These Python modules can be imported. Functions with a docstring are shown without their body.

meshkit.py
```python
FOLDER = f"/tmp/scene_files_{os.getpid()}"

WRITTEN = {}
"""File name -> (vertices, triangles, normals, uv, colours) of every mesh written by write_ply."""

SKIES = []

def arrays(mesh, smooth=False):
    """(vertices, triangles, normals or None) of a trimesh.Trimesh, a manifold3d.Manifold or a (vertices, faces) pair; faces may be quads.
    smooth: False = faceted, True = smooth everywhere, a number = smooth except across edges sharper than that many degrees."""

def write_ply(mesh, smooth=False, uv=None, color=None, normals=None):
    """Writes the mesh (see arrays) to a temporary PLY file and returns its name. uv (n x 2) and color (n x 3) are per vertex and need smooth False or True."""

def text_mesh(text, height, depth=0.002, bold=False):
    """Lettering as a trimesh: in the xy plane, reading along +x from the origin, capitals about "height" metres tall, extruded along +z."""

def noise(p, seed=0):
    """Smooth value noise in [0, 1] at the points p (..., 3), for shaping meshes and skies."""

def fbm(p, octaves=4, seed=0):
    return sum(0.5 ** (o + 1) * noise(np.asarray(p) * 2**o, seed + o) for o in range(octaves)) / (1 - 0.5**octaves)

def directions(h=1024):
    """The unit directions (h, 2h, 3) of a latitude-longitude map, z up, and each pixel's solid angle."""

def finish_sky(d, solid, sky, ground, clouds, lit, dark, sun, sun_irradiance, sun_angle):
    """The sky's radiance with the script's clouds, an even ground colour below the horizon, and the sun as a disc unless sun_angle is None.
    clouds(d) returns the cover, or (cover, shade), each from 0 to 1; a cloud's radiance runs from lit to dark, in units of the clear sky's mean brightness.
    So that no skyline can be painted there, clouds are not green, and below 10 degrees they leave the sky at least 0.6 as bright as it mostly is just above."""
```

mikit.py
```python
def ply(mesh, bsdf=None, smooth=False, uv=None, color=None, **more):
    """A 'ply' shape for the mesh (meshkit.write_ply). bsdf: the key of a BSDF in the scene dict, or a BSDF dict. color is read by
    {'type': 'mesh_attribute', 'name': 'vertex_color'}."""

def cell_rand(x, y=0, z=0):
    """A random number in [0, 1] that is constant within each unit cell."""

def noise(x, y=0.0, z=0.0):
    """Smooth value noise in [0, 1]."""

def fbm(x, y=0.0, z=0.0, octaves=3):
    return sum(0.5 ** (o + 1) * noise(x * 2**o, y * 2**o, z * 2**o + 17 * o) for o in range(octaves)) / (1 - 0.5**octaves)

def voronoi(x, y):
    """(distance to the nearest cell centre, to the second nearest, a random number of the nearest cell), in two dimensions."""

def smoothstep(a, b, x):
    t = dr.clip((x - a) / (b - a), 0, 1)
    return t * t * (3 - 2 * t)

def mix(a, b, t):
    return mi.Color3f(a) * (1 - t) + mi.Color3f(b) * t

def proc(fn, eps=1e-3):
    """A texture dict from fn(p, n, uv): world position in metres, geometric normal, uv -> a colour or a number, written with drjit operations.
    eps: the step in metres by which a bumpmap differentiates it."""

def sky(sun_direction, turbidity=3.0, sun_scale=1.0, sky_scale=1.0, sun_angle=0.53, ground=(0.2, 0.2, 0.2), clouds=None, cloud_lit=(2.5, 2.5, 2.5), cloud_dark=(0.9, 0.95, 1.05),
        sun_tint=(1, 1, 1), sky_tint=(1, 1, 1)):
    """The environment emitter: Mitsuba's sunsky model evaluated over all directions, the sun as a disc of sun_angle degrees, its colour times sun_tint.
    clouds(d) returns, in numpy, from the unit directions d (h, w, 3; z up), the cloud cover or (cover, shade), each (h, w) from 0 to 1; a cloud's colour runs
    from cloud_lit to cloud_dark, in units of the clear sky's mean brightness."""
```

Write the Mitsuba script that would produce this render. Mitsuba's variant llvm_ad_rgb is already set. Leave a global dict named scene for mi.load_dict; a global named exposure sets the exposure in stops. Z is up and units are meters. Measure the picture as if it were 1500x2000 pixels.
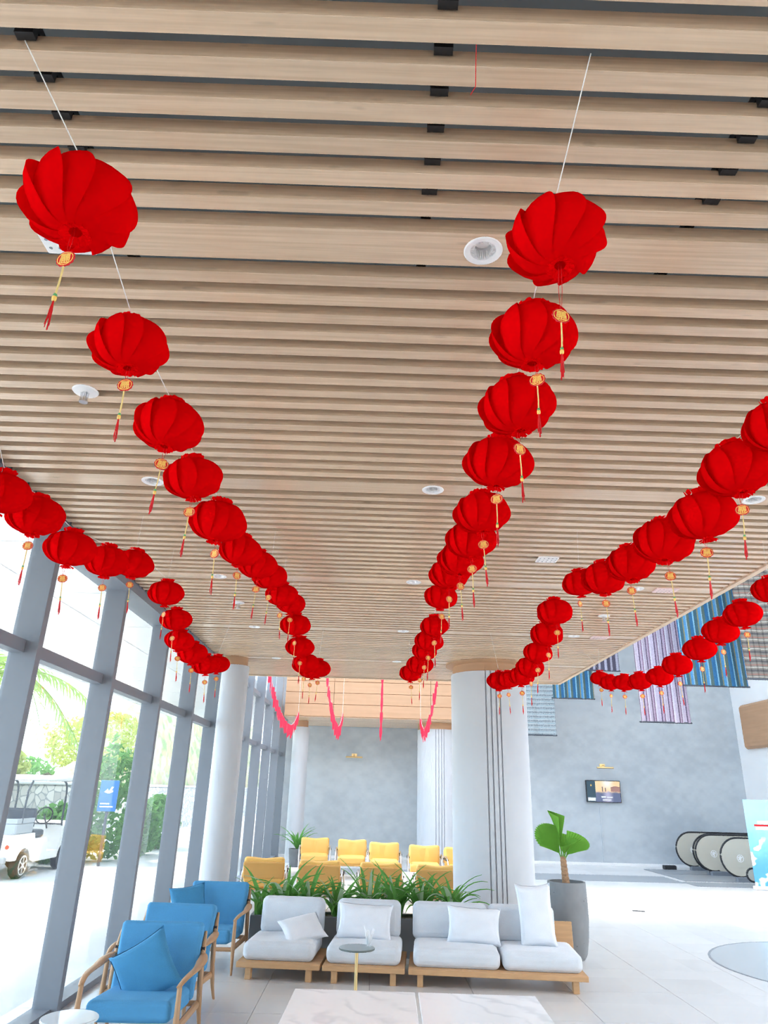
import math, random
import numpy as np, trimesh
import mitsuba as mi
import drjit as dr
import mikit, meshkit
from shapely.geometry import Polygon, Point, box as sbox
from shapely.ops import unary_union
from shapely import affinity

T = mi.ScalarTransform4f
S = 1.2                      # everything below is laid out in units of 1.2 m
scene, labels = {}, {}
rng = np.random.default_rng(7)
random.seed(7)

# ------------------------------------------------------------------ camera, sky, exposure
F, EYE = 1361.0, np.array([0.0, 0.0, 1.6])
_u = np.array([843 - 750, -2390 - 1000, F]); _u /= np.linalg.norm(_u)
_d = np.array([722 - 750, 1546 - 1000, F]); _d -= _u * (_u @ _d); _d /= np.linalg.norm(_d)
_r = np.cross(_d, _u); _r = _r if _r[0] > 0 else -_r
R = np.array([_r, _d, _u])
scene['camera'] = {'type': 'perspective', 'fov': math.degrees(2 * math.atan(750 / F)), 'fov_axis': 'x', 'near_clip': 0.05, 'far_clip': 500.0,
                   'to_world': T().look_at(origin=(EYE * S).tolist(), target=(EYE * S + R[:, 2]).tolist(), up=(-R[:, 1]).tolist())}
exposure = 4.6


def cloud_fn(d):
    n = meshkit.fbm(d * np.array([2.2, 2.2, 4.0]) + 3.1, 4)
    return np.clip((n - 0.36) * 4.0, 0.0, 1.0) * 0.9


scene['sky'] = mikit.sky((-0.50, 0.22, 0.84), turbidity=4.0, sun_scale=0.22, sun_angle=16, sky_tint=(0.92, 1.02, 0.98), ground=(0.45, 0.46, 0.46), clouds=cloud_fn,
                         cloud_lit=(2.2, 2.25, 2.3), cloud_dark=(1.2, 1.25, 1.3))

# ------------------------------------------------------------------ materials
proc, noise, fbm, mix, smoothstep, cell = mikit.proc, mikit.noise, mikit.fbm, mikit.mix, mikit.smoothstep, mikit.cell_rand


def rgb(c):
    return {'type': 'rgb', 'value': list(c)} if not isinstance(c, dict) else c


def pbr(c, rough=0.5, metal=0.0, spec=0.5, bump=None, **k):
    b = {'type': 'principled', 'base_color': rgb(c), 'roughness': rough, 'metallic': metal, 'specular': spec, **k}
    if bump is not None:
        b = {'type': 'bumpmap', 'arbitrary': bump[0], 'scale': bump[1], 'bsdf': b}
    return {'type': 'twosided', 'bsdf': b}


def thin(c, rough=0.4, dt=0.8):
    return {'type': 'principledthin', 'base_color': rgb(c), 'roughness': rough, 'diff_trans': dt, 'eta': 1.45}


def mat(name, d):
    scene['mat_' + name] = d
    return name


def slat_wood(p, n, uv):
    k = dr.floor((p.y + 0.03 * S) / (0.1122 * S))
    sh = cell(k, 3.0)
    g = fbm(p.x * 2.2 + sh * 37, p.y * 90, p.z * 90 + sh * 9, octaves=4)
    f = noise(p.x * 9 + sh * 11, p.y * 230, p.z * 230)
    kn = smoothstep(0.74, 0.86, fbm(p.x * 8.1 + sh * 5, p.y * 26 + sh * 77, p.z * 26, octaves=2))
    c = mix((0.665, 0.495, 0.345), (0.585, 0.42, 0.28), smoothstep(0.25, 0.75, g))
    c = c * (0.95 + 0.09 * f) * (0.92 + 0.16 * sh)
    return c * (1 - 0.16 * kn)


def oak(p, n, uv):
    g = fbm(p.x * 6, p.y * 40, p.z * 40, octaves=3)
    return mix((0.55, 0.335, 0.17), (0.42, 0.24, 0.115), g)


def panel_wood(p, n, uv):
    g = fbm(p.x * 1.2, p.y * 1.2, p.z * 16, octaves=3)
    return mix((0.49, 0.285, 0.165), (0.42, 0.235, 0.125), g)


def concrete(p, n, uv):
    a = fbm(p.x * 0.9, p.y * 0.9, p.z * 0.9, octaves=4)
    b = fbm(p.x * 5, p.y * 5, p.z * 5 + 4, octaves=3)
    t = smoothstep(0.3, 0.75, a * 0.65 + b * 0.35)
    return mix((0.42, 0.46, 0.495), (0.53, 0.57, 0.60), t)


def col_concrete(p, n, uv):
    a = fbm(p.x * 2, p.y * 2, p.z * 0.7, octaves=3)
    return mix((0.50, 0.515, 0.545), (0.585, 0.60, 0.63), a)


def tile_col(p, n, uv):
    s = cell(dr.floor((p.x + 50) / (0.9 * S)), dr.floor((p.y + 50) / (0.9 * S)))
    a = fbm(p.x * 1.3 + s * 9, p.y * 1.3, s * 17, octaves=4)
    return mix((0.49, 0.49, 0.485), (0.58, 0.58, 0.575), a) * (0.95 + 0.07 * s)


def marble(p, n, uv):
    w = fbm(p.x * 3.0, p.y * 3.0, 2.0, octaves=4)
    v = dr.abs(dr.sin(p.x * 9 + p.y * 6.5 + w * 6.0))
    t = 1 - smoothstep(0.0, 0.8, v)
    return mix((0.74, 0.75, 0.77), (0.60, 0.62, 0.65), t * 0.75 * smoothstep(0.3, 0.6, w))


def pot_grey(p, n, uv):
    a = fbm(p.x * 7, p.y * 7, p.z * 5, octaves=4)
    pit = smoothstep(0.90, 0.93, noise(p.x * 30, p.y * 34, p.z * 34))
    return mix((0.15, 0.16, 0.17), (0.22, 0.23, 0.24), a) * (1 - 0.45 * pit)


def fabric(c, amp=0.16):
    def fn(p, n, uv):
        a = noise(p.x * 320, p.y * 320, p.z * 320)
        b = fbm(p.x * 9, p.y * 9, p.z * 9, octaves=2)
        return mi.Color3f(c) * (1 - amp * 0.5 + amp * a) * (0.94 + 0.12 * b)
    return proc(fn)


def hill_col(p, n, uv):
    a = fbm(p.x * 0.5, p.y * 0.5, p.z * 0.5, octaves=4)
    b = fbm(p.x * 2.6 + 7, p.y * 2.6, p.z * 2.6, octaves=3)
    c = mix((0.58, 0.42, 0.28), (0.55, 0.50, 0.40), smoothstep(0.3, 0.65, a))
    c = mix(c, (0.52, 0.52, 0.26), smoothstep(0.40, 0.65, b))
    return 0.72 * mix(c, (0.32, 0.42, 0.20), smoothstep(0.50, 0.72, fbm(p.x * 2.1, p.y * 2.1, p.z * 2.1 + 9, octaves=4)))


def stone(p, n, uv):
    d0, d1, w = mikit.voronoi(p.y * 2.4 + p.x, p.z * 3.6)
    return mix((0.26, 0.27, 0.27), mi.Color3f(0.52, 0.50, 0.47) * (0.75 + 0.4 * w), smoothstep(0.03, 0.16, d1 - d0))


def road(p, n, uv):
    return mix((0.50, 0.51, 0.51), (0.58, 0.58, 0.57), fbm(p.x * 1.5, p.y * 1.5, 0, octaves=4))


def bark(p, n, uv):
    return mix((0.24, 0.13, 0.07), (0.42, 0.26, 0.15), fbm(p.x * 40, p.y * 40, p.z * 70, octaves=2))


def stripes(table, period, along='x'):
    cum = np.cumsum([w for w, _ in table]); tot = cum[-1]

    def fn(p, n, uv):
        t = (p.x if along == 'x' else p.z) / (period * S)
        t = (t - dr.floor(t)) * tot
        c = mi.Color3f(table[0][1])
        for k in range(1, len(table)):
            c = dr.select(t > float(cum[k - 1]), mi.Color3f(table[k][1]), c)
        return c * c ** 0.35 * (0.85 + 0.3 * noise(p.x * 60, p.y * 60, p.z * 60))
    return proc(fn)


def woven(p, n, uv):
    t = p.z / (0.105 * S); k = dr.floor(t); f = t - k
    s = p.x / (0.035 * S); g = s - dr.floor(s)
    dot = (f > 0.55) & (dr.abs(g - 0.5) < 0.27)
    c = dr.select(dot, mi.Color3f(0.12, 0.15, 0.18), mi.Color3f(0.42, 0.46, 0.47))
    return dr.select((f > 0.30) & (f < 0.40), mi.Color3f(0.20, 0.30, 0.36), c)


def plaid(p, n, uv):
    t = p.z / (0.16 * S); f = t - dr.floor(t)
    s = p.x / (0.10 * S); g = s - dr.floor(s)
    c = mi.Color3f(0.30, 0.27, 0.24)
    c = dr.select(f < 0.22, mi.Color3f(0.16, 0.15, 0.15), c)
    c = dr.select((f > 0.4) & (f < 0.5), mi.Color3f(0.62, 0.58, 0.52), c)
    c = dr.select((f > 0.66) & (f < 0.78), mi.Color3f(0.40, 0.22, 0.18), c)
    return c * dr.select(g < 0.25, 0.45, 0.65)


def tv_pic(p, n, uv):
    x, z = (p.x / S - 5.73) / 0.88, (p.z / S - 1.50) / 0.51
    w = fbm(p.x * 9, p.z * 9, 0, octaves=3)
    sky_c = mix((0.95, 0.62, 0.32), (0.95, 0.84, 0.72), smoothstep(0.25, 0.0, dr.abs(x - 0.62)) * smoothstep(0.5, 0.9, z))
    sea = mix((0.12, 0.14, 0.24), (0.45, 0.40, 0.52), smoothstep(0.2, 0.0, dr.abs(x - 0.62)))
    c = mix(sea, sky_c, smoothstep(0.40, 0.56, z + 0.10 * (w - 0.5)))
    hill = (z < 0.70 + 0.06 * dr.sin(x * 9)) & (z > 0.5) & (x > 0.72)
    c = dr.select(hill, mi.Color3f(0.42, 0.20, 0.16), c)
    for fx, hh in ((0.47, 0.72), (0.56, 0.68)):
        c = dr.select((dr.abs(x - fx) < 0.014) & (z > 0.5) & (z < hh), mi.Color3f(0.12, 0.06, 0.08), c)
    return dr.select(x < 0.26, mi.Color3f(0.012, 0.055, 0.085), c)


def banner_pic(p, n, uv):
    x, z = (p.x / S - 7.63) / 0.9, p.z / S / 1.64
    w = fbm(p.x * 5, p.z * 5, 0, octaves=3)
    c = mix((0.10, 0.38, 0.75), (0.42, 0.85, 0.95), smoothstep(0.15, 0.95, z + 0.2 * (w - 0.5)))
    fish = smoothstep(0.60, 0.72, fbm(p.x * 6 + 3, p.z * 9, 5, octaves=2)) * smoothstep(0.62, 0.5, z)
    return mix(c, (0.80, 0.92, 0.97), fish)


mat('slat', pbr(proc(slat_wood), 0.24, spec=0.6))
mat('oak', pbr(proc(oak), 0.45))
mat('chairwood', pbr((0.40, 0.235, 0.125), 0.4))
mat('panelwood', pbr(proc(panel_wood), 0.5))
mat('trimwood', pbr((0.62, 0.47, 0.33), 0.45))
mat('wall', pbr(proc(concrete), 0.75, spec=0.25))
mat('column', pbr(proc(col_concrete), 0.6, spec=0.3))
mat('white', pbr((0.80, 0.80, 0.79), 0.5))
mat('whitewall', pbr((0.80, 0.80, 0.80), 0.8, spec=0.2))
mat('tile', pbr(proc(tile_col), 0.22, spec=0.45))
mat('grout', pbr((0.36, 0.36, 0.355), 0.8))
mat('inlay', pbr((0.24, 0.26, 0.28), 0.28))
mat('disc', pbr((0.36, 0.39, 0.41), 0.25))
mat('steel', pbr((0.18, 0.20, 0.23), 0.45, spec=0.5))
mat('darksteel', pbr((0.055, 0.065, 0.08), 0.5))
mat('deck', pbr((0.26, 0.30, 0.32), 0.8, spec=0.2))
mat('black', pbr((0.012, 0.012, 0.014), 0.4))
mat('brass', pbr((0.83, 0.62, 0.30), 0.28, 1.0))
mat('chrome', pbr((0.75, 0.76, 0.78), 0.2, 1.0))
mat('marble', pbr(proc(marble), 0.2, spec=0.35))
mat('pot', pbr(proc(pot_grey), 0.55))
mat('planter', pbr((0.16, 0.18, 0.20), 0.5))
mat('soil', pbr((0.06, 0.045, 0.03), 0.9))
mat('bluefab', pbr(fabric((0.075, 0.265, 0.48)), 0.85, spec=0.15, sheen=0.5))
mat('bluepillow', pbr(fabric((0.055, 0.225, 0.41)), 0.85, spec=0.15, sheen=0.4))
mat('greyfab', pbr(fabric((0.57, 0.61, 0.65), 0.10), 0.9, spec=0.15, sheen=0.3))
mat('pillow', pbr(fabric((0.66, 0.69, 0.73), 0.07), 0.9, spec=0.15))
mat('yellow', pbr((0.80, 0.475, 0.13), 0.5, spec=0.4))
mat('tan', pbr((0.62, 0.34, 0.10), 0.5, spec=0.4))
mat('leaf', thin((0.16, 0.40, 0.10), 0.30, 0.8))
mat('leafpale', thin((0.46, 0.60, 0.42), 0.35, 0.8))
mat('fan', thin((0.19, 0.44, 0.07), 0.30, 0.8))
mat('bush', thin((0.16, 0.34, 0.10), 0.5, 0.8))
mat('bushpale', thin((0.42, 0.48, 0.15), 0.5, 0.8))
mat('palm', thin((0.30, 0.42, 0.14), 0.5, 0.8))
mat('bark', pbr(proc(bark), 0.9))
mat('hill', pbr(proc(hill_col), 0.95, spec=0.1))
mat('stone', pbr(proc(stone), 0.9, spec=0.1))
mat('road', pbr(proc(road), 0.9, spec=0.15))
mat('foil', thin((0.80, 0.001, 0.003), 0.20, 0.5))
mat('red', pbr((0.60, 0.008, 0.012), 0.45))
mat('gold', pbr((0.90, 0.58, 0.14), 0.4))
mat('green', pbr((0.10, 0.35, 0.12), 0.5))
mat('cord', pbr((0.80, 0.62, 0.24), 0.6))
mat('thread', pbr((0.75, 0.73, 0.70), 0.7))
mat('flag', thin((0.80, 0.05, 0.10), 0.5, 0.9))
mat('pane', {'type': 'thindielectric', 'specular_transmittance': {'type': 'rgb', 'value': [0.93, 0.985, 0.995]}})
mat('smoked', pbr((0.10, 0.13, 0.125), 0.08, spec=0.7))
mat('frostglass', pbr((0.55, 0.62, 0.66), 0.06, spec=0.7))
mat('tumbler', {'type': 'thindielectric', 'specular_transmittance': {'type': 'rgb', 'value': [0.92, 0.95, 0.96]}})
mat('paper', thin((0.86, 0.87, 0.88), 0.6, 0.6))
mat('balustrade', pbr((0.55, 0.52, 0.44), 0.25))
mat('rubber', pbr((0.02, 0.022, 0.025), 0.5))
mat('reflector', pbr((0.78, 0.78, 0.78), 0.3, 0.4))
mat('sticker', pbr((0.80, 0.62, 0.60), 0.5))
mat('tv', pbr(proc(tv_pic), 0.3))
mat('banner', pbr(proc(banner_pic), 0.5))
mat('signblue', pbr((0.03, 0.19, 0.55), 0.5))
mat('cartwhite', pbr((0.78, 0.79, 0.78), 0.3, clearcoat=0.5))
mat('cartgrey', pbr((0.36, 0.40, 0.43), 0.5))
mat('seatblack', pbr((0.03, 0.04, 0.055), 0.6))
mat('lampred', pbr((0.55, 0.03, 0.03), 0.3))
mat('cloth_purple', thin(stripes([(1.0, (0.56, 0.50, 0.58)), (0.35, (0.20, 0.16, 0.22)), (0.7, (0.50, 0.42, 0.50)), (0.3, (0.30, 0.20, 0.27)), (0.5, (0.64, 0.60, 0.66))], 0.16), 0.8, 0.15))
mat('cloth_blue', thin(stripes([(1.0, (0.10, 0.24, 0.40)), (0.4, (0.30, 0.50, 0.62)), (0.8, (0.12, 0.20, 0.24)), (0.3, (0.30, 0.30, 0.22)), (0.6, (0.16, 0.34, 0.52)), (0.25, (0.34, 0.48, 0.56)), (0.7, (0.17, 0.23, 0.22))], 0.30), 0.8, 0.15))
mat('cloth_dark', thin(stripes([(1.0, (0.16, 0.15, 0.19)), (0.7, (0.44, 0.43, 0.50))], 0.13), 0.8, 0.15))
mat('cloth_woven', thin(proc(woven), 0.8, 0.15))
mat('cloth_plaid', thin(proc(plaid), 0.8, 0.15))
scene['mat_glow'] = pbr((0.9, 0.88, 0.84), 0.5)

# ------------------------------------------------------------------ helpers
WORLD = T().scale([S, S, S])


def put(key, mesh, m, smooth=False, M=None, **kw):
    """Adds one entry under a free key; mesh is a mesh or a ready ply dict."""
    base, n = key, 0
    while key in scene:
        n += 1
        key = f'{base}_{n:03d}'
    d = mesh if isinstance(mesh, dict) else mikit.ply(mesh, 'mat_' + m, smooth=smooth, **kw)
    scene[key] = {**d, 'to_world': WORLD if M is None else WORLD @ T(M)}
    return key


def thing(name, label, cat, group=None):
    key, n = name, 0
    while key in labels:
        n += 1
        key = f'{name}_{n:03d}'
    labels[key] = {'label': label, 'category': cat}
    if group:
        labels[key]['group'] = group
    return key


def struct(name):
    labels[name] = {'kind': 'structure'}
    return name


def note(key, text):
    labels[key] = {'label': text}


def mv(m, t):
    m = m.copy(); m.apply_translation(t); return m


def rot(m, axis, deg, about=(0, 0, 0)):
    m = m.copy(); m.apply_transform(trimesh.transformations.rotation_matrix(math.radians(deg), axis, about)); return m


def cat(*ms):
    return trimesh.util.concatenate([m for m in ms])


def bx(x0, x1, y0, y1, z0, z1, c=0.0):
    """A box, with chamfered edges of size c."""
    if c <= 0:
        m = trimesh.creation.box((x1 - x0, y1 - y0, z1 - z0))
    else:
        pts = []
        hx, hy, hz = (x1 - x0) / 2, (y1 - y0) / 2, (z1 - z0) / 2
        for sx in (-1, 1):
            for sy in (-1, 1):
                for sz in (-1, 1):
                    pts += [(sx * (hx - c), sy * (hy - c), sz * hz), (sx * (hx - c), sy * hy, sz * (hz - c)), (sx * hx, sy * (hy - c), sz * (hz - c))]
        m = trimesh.convex.convex_hull(np.array(pts))
    m.apply_translation(((x0 + x1) / 2, (y0 + y1) / 2, (z0 + z1) / 2))
    return m


_ico = trimesh.creation.icosphere(2)


def rbox(sx, sy, sz, r, puff=0.0):
    """A soft box centred at the origin: hull of eight spheres, its large faces slightly puffed."""
    c = np.array([[a * (sx / 2 - r), b * (sy / 2 - r), d * (sz / 2 - r)] for a in (-1, 1) for b in (-1, 1) for d in (-1, 1)])
    m = trimesh.convex.convex_hull((_ico.vertices[None] * r + c[:, None]).reshape(-1, 3))
    if puff:
        m = m.subdivide_to_size(max(sx, sy, sz) / 7)
        v = m.vertices / np.array([sx / 2, sy / 2, sz / 2])
        k = int(np.argmin([sx, sy, sz]))
        w = np.prod([1 - np.clip(np.abs(v[:, j]), 0, 1) ** 2.5 for j in range(3) if j != k], axis=0)
        q = m.vertices.copy(); q[:, k] += np.sign(v[:, k]) * np.abs(v[:, k]) * puff * w
        m = trimesh.Trimesh(q, m.faces, process=False)
    return m


def tube(pts, rad, sides=8, flat=1.0, cap=True):
    """A swept tube with a radius per point; flat squeezes it across the second side axis."""
    p = np.asarray(pts, float); n = len(p)
    rad = np.broadcast_to(rad, (n,)).astype(float)
    t = np.gradient(p, axis=0); t /= np.linalg.norm(t, axis=1, keepdims=True) + 1e-12
    a = np.cross(t, [0, 0, 1.0]); bad = np.linalg.norm(a, axis=1) < 0.15
    a[bad] = np.cross(t[bad], [1.0, 0, 0]); a /= np.linalg.norm(a, axis=1, keepdims=True) + 1e-12
    b = np.cross(t, a)
    ang = np.arange(sides) * 2 * np.pi / sides
    v = p[:, None] + rad[:, None, None] * (np.cos(ang)[None, :, None] * a[:, None] + flat * np.sin(ang)[None, :, None] * b[:, None])
    v = v.reshape(-1, 3); f = []
    for i in range(n - 1):
        for j in range(sides):
            q = [i * sides + j, i * sides + (j + 1) % sides, (i + 1) * sides + (j + 1) % sides, (i + 1) * sides + j]
            f += [[q[0], q[1], q[2]], [q[0], q[2], q[3]]]
    if cap:
        v = np.vstack([v, p[:1], p[-1:]])
        for j in range(sides):
            f += [[n * sides, (j + 1) % sides, j], [n * sides + 1, (n - 1) * sides + j, (n - 1) * sides + (j + 1) % sides]]
    m = trimesh.Trimesh(v, f, process=False)
    return m


def spline(pts, n):
    p = np.asarray(pts, float)
    from scipy.interpolate import CubicSpline
    s = np.r_[0, np.cumsum(np.linalg.norm(np.diff(p[:, :3], axis=0), axis=1))]
    return CubicSpline(s, p)(np.linspace(0, s[-1], n))


def lathe(prof, sides=24):
    return trimesh.creation.revolve(np.asarray(prof, float), sections=sides)


def cyl(r, z0, z1, sides=24, c=0.0):
    pr = [(0, z0), (r - c, z0), (r, z0 + c), (r, z1 - c), (r - c, z1), (0, z1)] if c else [(0, z0), (r, z0), (r, z1), (0, z1)]
    return lathe(pr, sides)


def extr(poly, h):
    return trimesh.creation.extrude_polygon(poly, h, engine='earcut')


def upright(m):
    """A mesh drawn in xy with depth +z becomes upright: y -> z, facing -y."""
    return rot(m, [1, 0, 0], 90)


def grid(P):
    """A surface from an (a, b, 3) array."""
    a, b = P.shape[:2]
    i, j = np.meshgrid(np.arange(a - 1), np.arange(b - 1), indexing='ij')
    q = np.stack([i * b + j, i * b + j + 1, (i + 1) * b + j + 1, (i + 1) * b + j], -1).reshape(-1, 4)
    return trimesh.Trimesh(P.reshape(-1, 3), np.vstack([q[:, [0, 1, 2]], q[:, [0, 2, 3]]]), process=False)


def pillow(w, h, t, pinch=0.10, n=15):
    """A stuffed cushion in the xz plane, thickness along y, pointed corners."""
    u = np.linspace(-1, 1, n)
    U, V = np.meshgrid(u, u, indexing='ij')
    X = U * w / 2 * (1 - pinch * (1 - V ** 2) * np.abs(U) ** 2)
    Z = V * h / 2 * (1 - pinch * (1 - U ** 2) * np.abs(V) ** 2)
    Y = t / 2 * ((1 - U ** 2) * (1 - V ** 2)) ** 0.42
    Y = Y * (1 + 0.10 * (meshkit.noise(np.stack([U * 2.3 + w * 9, V * 2.3, U * 0 + h * 31], -1)) - 0.5))
    A, B = grid(np.stack([X, Y, Z], -1)), grid(np.stack([X, -Y, Z], -1)[::-1])
    m = cat(A, B); m.merge_vertices(); return m


# ------------------------------------------------------------------ the setting
CE = 3.32                                             # underside of the slats
# floor
struct('floor')
put('floor', bx(-2.5, 10.2, -5.0, 20.0, -0.25, -0.012), 'grout')
tile_d = mikit.ply(bx(-0.4485, 0.4485, -0.4485, 0.4485, -0.012, 0.0, 0.002), 'mat_tile')
band = sbox(-2.5, 16.1, 6.6, 17.4)
for i in range(-3, 12):
    for j in range(2, 22):
        x, y = (i + 0.5) * 0.9 + 0.05, (j + 0.5) * 0.9 + 0.1
        if x > 9.9 or y > 19.6 or x < -2.4:
            continue
        put('floor__tile', tile_d, '', M=T().translate([x, y, 0]).matrix)
k = put('floor__inlay_band', bx(-2.1, 6.6, 16.1, 17.35, -0.01, 0.004), 'inlay'); note(k, 'dark grey stone band set in the floor before the far wall')
k = put('floor__inlay_disc', mv(cyl(1.40, -0.01, 0.004, 64), (5.15, 8.45, 0)), 'disc'); note(k, 'round grey disc set in the pale floor')
k = put('floor__disc_rim', mv(trimesh.creation.annulus(1.40, 1.425, 0.015, sections=64), (5.15, 8.45, -0.0025)), 'inlay')

# ceiling: deck, slats, boards, carriers
struct('ceiling')
put('ceiling', bx(-2.45, 3.10, -5.0, 11.62, 3.60, 3.95), 'deck')
SX0, SX1 = -2.2, 3.03
slat_d = mikit.ply(bx(SX0, SX1, 0, 0.057, CE, CE + 0.055, 0.0012), 'mat_slat')
board_d = mikit.ply(bx(SX0, SX1, 0, 0.155, CE, CE + 0.055, 0.0012), 'mat_slat')
holed = sbox(SX0, 0, SX1, 0.155)
for x in (-1.38, 0.33, 2.30):
    holed = holed.difference(Point(x, 0.078).buffer(0.047, 12))
holed_d = mikit.ply(mv(extr(holed, 0.055), (0, 0, CE)), 'mat_slat')
boards = [-4.30, -2.27, -0.24, 1.79, 3.82, 5.845, 7.87, 9.895]
for b in boards:
    if True:
        put('ceiling__board', holed_d if b > 0 else board_d, '', M=T().translate([0, b, 0]).matrix)
    for n in range(16):
        y = b + 0.226 + 0.1122 * n
        if y < 11.52:
            put('ceiling__slat', slat_d, '', M=T().translate([0, y, 0]).matrix)
for x in (-0.93, 0.13, 1.02, 2.05):
    put('ceiling__carrier', cat(bx(x - 0.016, x + 0.016, 0.2, 11.5, CE + 0.075, CE + 0.105), *[bx(x - 0.024, x + 0.024, b + 0.226 + 0.1122 * n - 0.026, b + 0.226 + 0.1122 * n - 0.004, CE + 0.03, CE + 0.075) for b in boards[2:4] for n in range(16) if 0.2 < b + 0.226 + 0.1122 * n < 1.9]), 'black')
for y in (1.05, 2.35, 3.6, 5.2, 7.0, 9.0):
    put('ceiling__hanger_bar', bx(-2.2, 3.0, y, y + 0.03, 3.53, 3.58), 'steel')
k = put('ceiling__edge_trim', cat(bx(3.03, 3.085, -5, 11.66, CE - 0.012, CE + 0.10, 0.004), bx(-2.2, 3.085, 11.60, 11.66, CE - 0.012, CE + 0.10, 0.004)), 'trimwood'); note(k, 'pale wood trim along the ceiling edge')
put('ceiling__edge_fascia', cat(bx(3.04, 3.09, -5, 11.64, CE + 0.10, 3.95), bx(-2.45, 3.09, 11.6, 11.65, CE + 0.10, 3.95)), 'whitewall')

# curtain wall on the left
struct('wall_left')
HI = 7.6
put('wall_left', cat(bx(-2.47, -2.21, -5.0, 11.62, 3.235, 3.62), bx(-2.45, -2.30, -5.0, 19.8, -0.05, 0.05), bx(-2.47, -2.24, 11.6, 19.8, HI - 0.15, HI)), 'steel')
my = [-5.44 + 1.46 * i for i in range(8)] + [6.24, 7.70, 9.16, 10.62, 12.1, 13.58, 15.06, 16.54, 18.02, 19.5]
for y in my:
    top = 3.24 if y < 11 else HI
    put('wall_left__mullion', bx(-2.44, -2.25, y - 0.07, y, 0.0, top, 0.003), 'steel')
for a, b in zip(my[:-1], my[1:]):
    put('wall_left__transom', bx(-2.43, -2.335, a, b - 0.07, 2.40, 2.485, 0.003), 'steel')
    if b > 12:
        put('wall_left__transom', bx(-2.43, -2.335, a, b - 0.07, 3.36, 3.445, 0.003), 'steel')
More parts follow.
